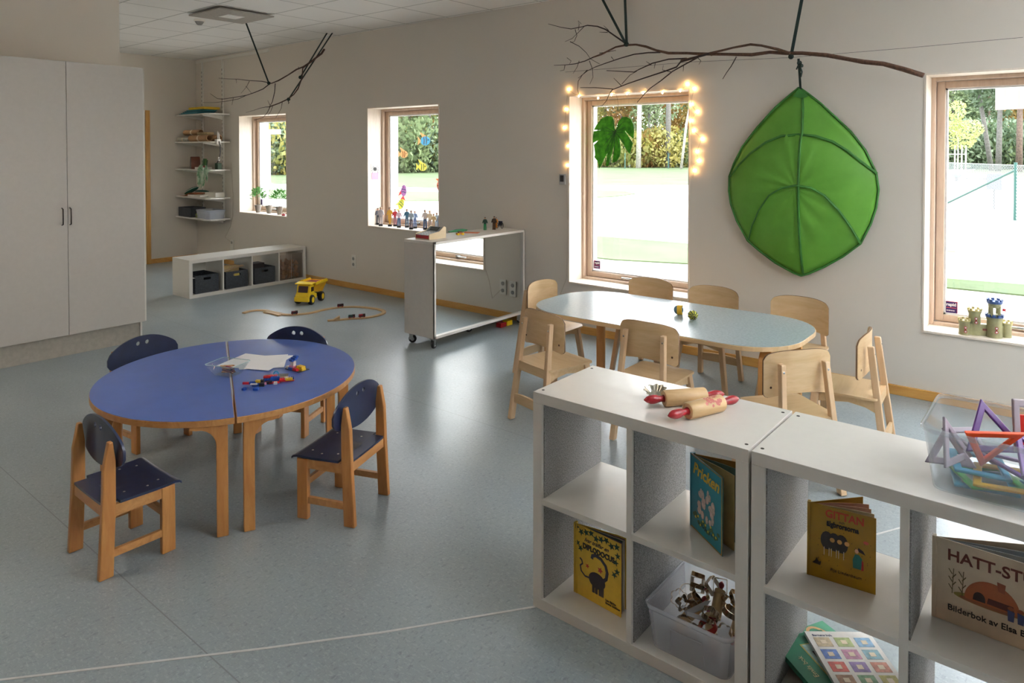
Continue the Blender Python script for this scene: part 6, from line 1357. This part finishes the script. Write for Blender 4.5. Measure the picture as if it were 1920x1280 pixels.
lawn([(7.6, 5.5), (9.2, 5.6), (12.5, 5.7), (12.5, 6.6), (10, 6.5), (8, 6.2)], 'narrow strip of grass right outside the rightmost window', .02)
lawn([(2.5, 66), (14, 40), (30, 40), (30, 120), (2.5, 120)], 'grass below the bushes beyond the fenced yard', .02)
LEAFM = [fabric_leaf('foliage_dark', (70, 88, 66), (86, 102, 74), .35, .6), fabric_leaf('foliage_mid', (92, 108, 76), (106, 120, 82), .35, .6), fabric_leaf('foliage_yellow', (138, 128, 62), (108, 112, 60), .4, .6), fabric_leaf('foliage_pale', (140, 150, 84), (150, 158, 96), .45, .6), fabric_leaf('foliage_autumn', (142, 100, 54), (122, 108, 58), .4, .6)]
TRUNKM = [plain('pine_trunk', (92, 76, 66), .9, var=.25, scale=8), plain('birch_trunk', (160, 156, 148), .8, var=.2, scale=6), plain('grey_trunk', (92, 90, 86), .9, var=.2, scale=8)]
rt = random.Random(11)
def crown_mesh(blobs, n, q, seed):
    r_ = random.Random(seed); m = MB(); tot = sum(b[3]*b[4] for b in blobs)
    for bx, by, bz, rx, rz in blobs:
        for k in range(int(n*rx*rz/tot)):
            a = r_.uniform(0, 2*pi); c_ = r_.uniform(-1, 1); rad = r_.uniform(.55, 1)**.5; s_ = math.sqrt(1-c_*c_)
            p = Vector((bx+rx*rad*s_*cos(a), by+rx*rad*s_*sin(a), bz+rz*rad*c_)); u = Vector((r_.uniform(-1, 1), r_.uniform(-1, 1), r_.uniform(-1, 1))).normalized(); w_ = u.orthogonal().normalized(); sz = q*r_.uniform(.6, 1.3)
            m.vf([p-u*sz, p-w_*sz*.55, p+u*sz, p+w_*sz*.55], [(0, 1, 2, 3)])
    return m
def make_tree(kind, label):
    t = thing('tree', label, 'tree', (0, 0, 0), 0, 'trees beyond the lawn')
    if kind == 0: bl_ = [(0, 0, 7+1.6*k, 2.6-.28*k, 1.5) for k in range(6)]; hh, r0, tm = 15, .22, 0
    elif kind == 1: bl_ = [(rt.uniform(-1.6, 1.6), rt.uniform(-1.6, 1.6), 5+1.3*k, 2.2, 1.6) for k in range(7)]; hh, r0, tm = 13, .20, 2
    elif kind == 2: bl_ = [(rt.uniform(-1.4, 1.4), rt.uniform(-1.4, 1.4), 3.5+1.2*k, 1.9, 1.5) for k in range(7)]; hh, r0, tm = 11, .16, 1
    else: bl_ = [(rt.uniform(-1.2, 1.2), rt.uniform(-1.2, 1.2), 3.6+1.2*k, 1.8, 1.4) for k in range(7)]; hh, r0, tm = 12, .2, 0
    crown_mesh(bl_, 2800, .20, kind+5).build('crown', LEAFM[[0, 1, 2, 4][kind]], t)
    MB().tube([(0, 0, 0), (.15, 0, hh*.3), (.1, .1, hh*.6), (0, 0, hh)], [r0, r0*.8, r0*.6, r0*.2], 10).build('trunk', TRUNKM[tm], t, smooth=True)
    return t
TP = [None]*4
KL = ['tall dark green tree', 'broad mid-green tree', 'yellow-green birch tree', 'orange-tinged autumn tree']
WL = {1: 'outside the farthest window', 2: 'outside the figurine window', 3: 'outside the fairy-light window', 4: 'outside the rightmost window'}
LAY = ((1.0,1.0,-45.34,26.76),(0.0,1.0,-50.02,30.68),(2.0,1.0,-41.94,26.95),(3.0,1.0,-46.68,30.83),(1.0,1.0,-39.08,26.7),(0.0,1.0,-43.65,30.71),(0.0,1.0,-62.27,38.76),(1.0,1.0,-62.39,41.24),(0.0,2.0,-44.5,40.33),(1.0,2.0,-38.73,37.29),(2.0,2.0,-45.54,44.64),(0.0,2.0,-38.71,39.88),(3.0,2.0,-42.41,44.61),(1.0,2.0,-36.51,40.39),(0.0,2.0,-39.21,44.64),(2.0,2.0,-35.51,42.49),(1.0,2.0,-58.5,57.3),(0.0,2.0,-54.87,57.67),(1.0,2.0,-62.15,58.19),(2.0,3.0,-38.6,68.33),(2.0,3.0,-35.03,66.07),(0.0,3.0,-36.79,72.38),(3.0,3.0,-31.38,66.46),(2.0,3.0,-35.23,76.22),(1.0,3.0,-28.14,66.52),(0.0,3.0,-31.9,76.36),(3.0,3.0,-27.99,71.81),(2.0,3.0,-30.45,80.11),(1.0,3.0,-26.56,75.54),(0.0,3.0,-27.95,82.15),(1.0,3.0,-47.67,91.88),(0.0,3.0,-45.34,96.36),(0.0,3.0,-41.38,97.0),(1.0,3.0,-37.53,97.55),(2.0,3.0,-48.58,88.56),(2.0,4.0,-4.01,88.73),(0.0,4.0,-3.19,94.55),(1.0,4.0,-1.1,88.52),(0.0,4.0,-1.37,101.18),(1.0,4.0,0.74,92.59),(0.0,4.0,2.23,88.65),(3.0,4.0,2.43,101.7),(1.0,4.0,3.88,97.72),(3.0,4.0,5.14,93.59),(0.0,4.0,5.96,101.99),(1.0,4.0,7.46,100.63),(0.0,4.0,-5.03,123.98),(0.0,4.0,-1.88,123.97),(1.0,4.0,0.99,126.31),(0.0,4.0,3.74,131.12))
ordn = {}
WORDS = ['leftmost', 'second from the left', 'third from the left', 'fourth from the left', 'fifth from the left', 'sixth from the left', 'seventh from the left', 'eighth from the left']
cnts = {}
for k, w, x, y in LAY: cnts[(int(k), int(w))] = cnts.get((int(k), int(w)), 0)+1
order = {}
for idx, (k, w, x, y) in enumerate(LAY):
    order.setdefault((int(k), int(w)), []).append((math.atan2(x-10.4, y+5.2), idx))
rank = {}
for key, l_ in order.items():
    for j, (_, idx) in enumerate(sorted(l_)): rank[idx] = (j, len(l_))
for idx, (k, w, x, y) in enumerate(LAY):
    k = int(k); w = int(w); j, n_ = rank[idx]; lab = KL[k]+' '+WL[w]+('' if n_ == 1 else ', '+(WORDS[j] if j < n_-1 or n_ == 1 else 'rightmost')+' of its kind')
    if TP[k] is None: TP[k] = make_tree(k, lab); o = TP[k]
    else: o = copy_tree(TP[k])
    o['label'] = lab; o.location = (x, y, GZ); o.rotation_euler = (rt.uniform(-.03, .03), rt.uniform(-.03, .03), rt.uniform(0, 6)); s_ = rt.uniform(.85, 1.2); o.scale = (s_, s_, s_*rt.uniform(.9, 1.1))
# undergrowth
def bush(x, y, k, s_, label):
    t = thing('bush', label, 'bush', (x, y, GZ), rt.uniform(0, 6), 'bushes at the forest edge'); t.scale = (s_, s_, s_*1.35)
    crown_mesh([(0, 0, 1.0, 1.6, 1.1), (1.2, .4, .8, 1.1, .9), (-1.2, -.2, .9, 1.2, .9)], 1500, .13, 30+k).build('foliage', LEAFM[k], t)
BL = ((1.0,1.0,1.6,-40.05,24.62),(0.0,1.0,1.8,-40.14,25.84),(2.0,1.0,1.5,-37.6,25.33),(1.0,1.0,1.6,-37.77,26.47),(0.0,2.0,1.6,-37.49,35.72),(1.0,2.0,1.7,-34.95,35.21),(2.0,2.0,1.5,-35.48,37.36),(1.0,2.0,1.7,-33.0,36.79),(0.0,2.0,1.6,-33.39,39.06),(2.0,3.0,1.5,-33.2,62.41),(1.0,3.0,1.6,-31.92,63.45),(2.0,3.0,1.7,-29.58,62.78),(2.0,3.0,1.5,-29.18,65.68),(4.0,3.0,1.6,-27.38,65.85),(2.0,3.0,1.7,-25.61,66.0),(2.0,3.0,1.5,-25.31,68.83),(1.0,3.0,1.6,-23.65,68.89),(1.0,4.0,1.7,-0.89,78.38),(0.0,4.0,1.8,0.5,76.93),(1.0,4.0,1.7,1.24,80.11),(0.0,4.0,1.8,2.57,78.62),(1.0,4.0,1.7,3.55,80.7),(0.0,4.0,1.8,4.72,80.37),(1.0,4.0,1.7,5.67,83.71),(0.0,4.0,1.8,6.82,83.36))
BK = {0: 'dark green bush', 1: 'mid-green bush', 2: 'yellowish bush', 4: 'orange-brown bush'}
cb_ = {}
for k, w, s_, x, y in BL: cb_.setdefault((int(k), int(w)), []).append(x)
seen_ = {}
for k, w, s_, x, y in BL:
    k = int(k); w = int(w); j = seen_.get((k, w), 0); seen_[(k, w)] = j+1; n_ = len(cb_[(k, w)])
    bush(x, y, k, s_, BK[k]+' at the forest edge '+WL[w]+('' if n_ == 1 else ', '+(WORDS[j] if j < n_-1 else 'rightmost')))
# single trunks standing out
def lone(px_base, r, h, lean, tm, label, kind_leaf):
    t = thing('tree', label, 'tree', (px_base[0], px_base[1], GZ)); MB().tube([(0, 0, 0), (lean[0]*.5, 0, h*.5), (lean[0], lean[1], h)], [r, r*.85, r*.6], 10).build('trunk', TRUNKM[tm], t, smooth=True)
    crown_mesh([(lean[0], lean[1], h+.5, 2.4, 1.6), (lean[0]+1, lean[1], h-1.2, 1.6, 1.0)], 500, .3, 50+tm).build('crown', LEAFM[kind_leaf], t)
lone((-25.91,60.61), .28, 11, (.2, 0), 1, 'pale trunk tree left of the middle outside the fairy-light window', 2)
lone((-24.42,64.4), .32, 11, (.1, 0), 2, 'thick grey trunk tree right of the middle outside the fairy-light window', 0)
lone((-20.63,59.74), .14, 9, (1.1, .8), 1, 'slim leaning birch near the right edge of the fairy-light window', 2)
lone((4.04,72.08), .22, 8, (-1.1, -.8), 2, 'trunk leaning left outside the rightmost window, left of the planked gable', 0)
lone((4.71,70.05), .24, 8, (.1, 0), 2, 'upright grey trunk outside the rightmost window under the planked gable', 0)
lone((6.28,68.74), .26, 8, (.0, 0), 0, 'darker trunk at the far right edge outside the rightmost window', 0)
# young staked tree
yt = thing('young_tree', 'young pale-leaved tree tied to white stakes outside the rightmost window', 'tree', (*(3.82,51.28), GZ))
MB().tube([(0, 0, 0), (.03, 0, 1.6), (0, 0, 4.4)], [.05, .04, .02], 8).build('trunk', TRUNKM[1], yt, smooth=True)
crown_mesh([(0, 0, 2.9, 1.25, 1.0), (-.5, 0, 3.6, .8, .8), (.6, .2, 3.3, .9, .7), (-.1, 0, 4.6, .6, .7)], 1500, .10, 77).build('crown', LEAFM[3], yt)
for sx, sy in ((-.5, -.4), (.3, -.45), (.45, .3), (-.2, .4)): MB().tube([(sx, sy, 0), (sx, sy, 2.2)], .04, 8).build('stake', plain('white_stake', (220, 214, 200), .7), yt)
MB().tube([(-.5, -.4, 1.6), (.3, -.45, 1.6), (.45, .3, 1.6), (-.2, .4, 1.6), (-.5, -.4, 1.6)], .025, 6).build('stake_rail', MC['white_stake'], yt)
# chain-link fence
fn = thing('chain_link_fence', 'chain-link fence with green posts and a diagonal brace in the yard', 'fence', (0, 0, 0))
GP = plain('green_post', (14, 66, 58), .5); A = Vector((7.039, 21.065, GZ)); B = Vector((9.079, 17.351, GZ)); D_ = (B-A); E_ = B+D_*1.6
for p in (A, B, B+D_*.8, E_): MB().cyl(p, p+Vector((0, 0, 1.52)), .038, None, 12).build('post', GP, fn, smooth=2)
MB().cyl(A+Vector((0, 0, .12)), B+Vector((0, 0, 1.32)), .03, None, 10).build('diagonal_brace', GP, fn, smooth=2)
MB().cyl(B+D_*.12+Vector((0, 0, 1.36)), B+D_*.8+Vector((0, 0, 1.3)), .03, None, 10).build('top_rail', GP, fn, smooth=2)
m = MB(); L_ = (E_-A).length; u = (E_-A).normalized(); step = .085; hh = 1.45; k = -int(hh/step)
wire = plain('fence_wire', (150, 160, 156), .4, .5)
while k*step < L_:
    for sgn in (1, -1):
        x0_ = k*step if sgn > 0 else k*step+hh; x1_ = x0_+sgn*hh; z0_, z1_ = 0.02, hh
        def clip(a, za, b, zb):
            if a < 0: za += (0-a)/(b-a)*(zb-za); a = 0
            if a > L_: za += (L_-a)/(b-a)*(zb-za); a = L_
            return a, za
        if max(x0_, x1_) <= 0 or min(x0_, x1_) >= L_: continue
        a_, za_ = clip(x0_, z0_, x1_, z1_); b_, zb_ = clip(x1_, z1_, x0_, z0_)
        if abs(a_-b_) < .01: continue
        p, q = A+u*a_+Vector((0, 0, za_)), A+u*b_+Vector((0, 0, zb_)); m.tube([p, q], .0035, 3, cap=False)
    k += 1
tag(m.build('wire_mesh', wire, fn), kind='stuff')
MB().cyl(A+Vector((0, 0, hh)), E_+Vector((0, 0, hh)), .006, None, 6).build('top_wire', wire, fn)
t = thing('play_board', 'dark grey board on a low pole behind the chain-link fence', 'board', (*(8.328,21.0), GZ))
BX(-.20, .20, -.02, .02, .62, 1.12).build('board', plain('board_dark_grey', (74, 82, 94), .6), t, bevel=.01); MB().cyl((-.75, 0, .95), (-.2, 0, .95), .02).build('pole', RUBBER, t); MB().cyl((0, .03, 0), (0, .03, .7), .03).build('support', RUBBER, t)
t = thing('sand_shovel_seat', 'small green-grey spring toy by the white stakes in the yard', 'play equipment', (*(4.64,44.21), GZ)); MB().ball((0, 0, .45), .3, 12, 8, (1, .6, .8)).build('seat', plain('spring_green', (84, 124, 110), .5), t, smooth=True); MB().cyl((0, 0, 0), (0, 0, .3), .12).build('spring', RUBBER, t)
cr_ = thing('wooden_crate', 'low wooden planter box outside the lower left of the rightmost window', 'planter', (*(8.856,6.937), GZ)); BX(-.42, .14, -.15, .75, 0, .36).build('box_body', wood('weathered_pine', (214, 184, 160), (196, 164, 140), .8, 12, 0, 8), cr_); BX(-.44, .16, -.17, .77, .36, .39).build('box_rim', MC['weathered_pine'], cr_)
# planked gable (window 4) and hanging canopy
pg = thing('planked_gable', 'pale vertical-board facing of a roof edge hanging over the yard', 'building', (0, 0, 0)); gx0, gz0 = (9.524,2.164)
PLK = wood('pale_planks', (186, 166, 152), (172, 150, 136), .7, 10, 2, 6); MB().prism([(gx0, gz0), (gx0+4, gz0+.12), (gx0+4, gz0+1.6), (gx0, gz0+1.6)], 6, 6.06, 'y').build('board_cladding', PLK, pg)
m = MB()
for k in range(27): m.box(gx0+.1+.15*k, gx0+.106+.15*k, 5.996, 6.0, gz0+.02+.0045*k, gz0+1.6)
tag(m.build('board_grooves', plain('groove_brown', (120, 98, 86), .8), pg), kind='stuff'); BX(gx0, gx0+4, 6.06, 8.5, gz0+.12, gz0+.2).build('soffit', plain('soffit_brown', (120, 96, 84), .8), pg); BX(gx0, gx0+4, 6.0, 8.6, gz0+1.6, gz0+1.7).build('roof_edge', plain('roof_grey', (130, 130, 130), .7), pg)
for q in (1.2, 3.6): BX(gx0+q, gx0+q+.14, 8.2, 8.34, GZ, gz0+.12).build('post', PLK, pg)
# white pergola seen through the far window
pp_ = thing('pergola', 'white timber pergola post with a braced beam outside the farthest window', 'pergola', (*(-23.86,15.87), GZ), radians(30)); WP = plain('white_timber', (236, 236, 232), .6)
BX(-.13, .13, -.13, .13, 0, 2.75).build('post', WP, pp_); BX(-.9, .75, -.12, .12, 2.75, 3.0).build('beam', WP, pp_); MB().prism([(-.13, 1.7), (-.13, 1.9), (-.75, 2.75), (-.9, 2.75)], -.06, .06, 'y').build('brace', WP, pp_)
for k, (a, d_) in enumerate(((-25.99,57.96),(-22.54,60.77),(-19.27,63.43),(-29.26,55.3))): o = MB().cyl((a, d_, GZ), (a, d_, GZ+1.6), .05, None, 8).build('fence_post', GP); tag(o, ['thin green fence post on the lawn edge, left of the pale trunk', 'thin green fence post on the lawn edge below the thick grey trunk', 'thin green fence post on the lawn edge hidden at the right window edge', 'thin green fence post on the lawn edge at the left window edge'][k], 'post')
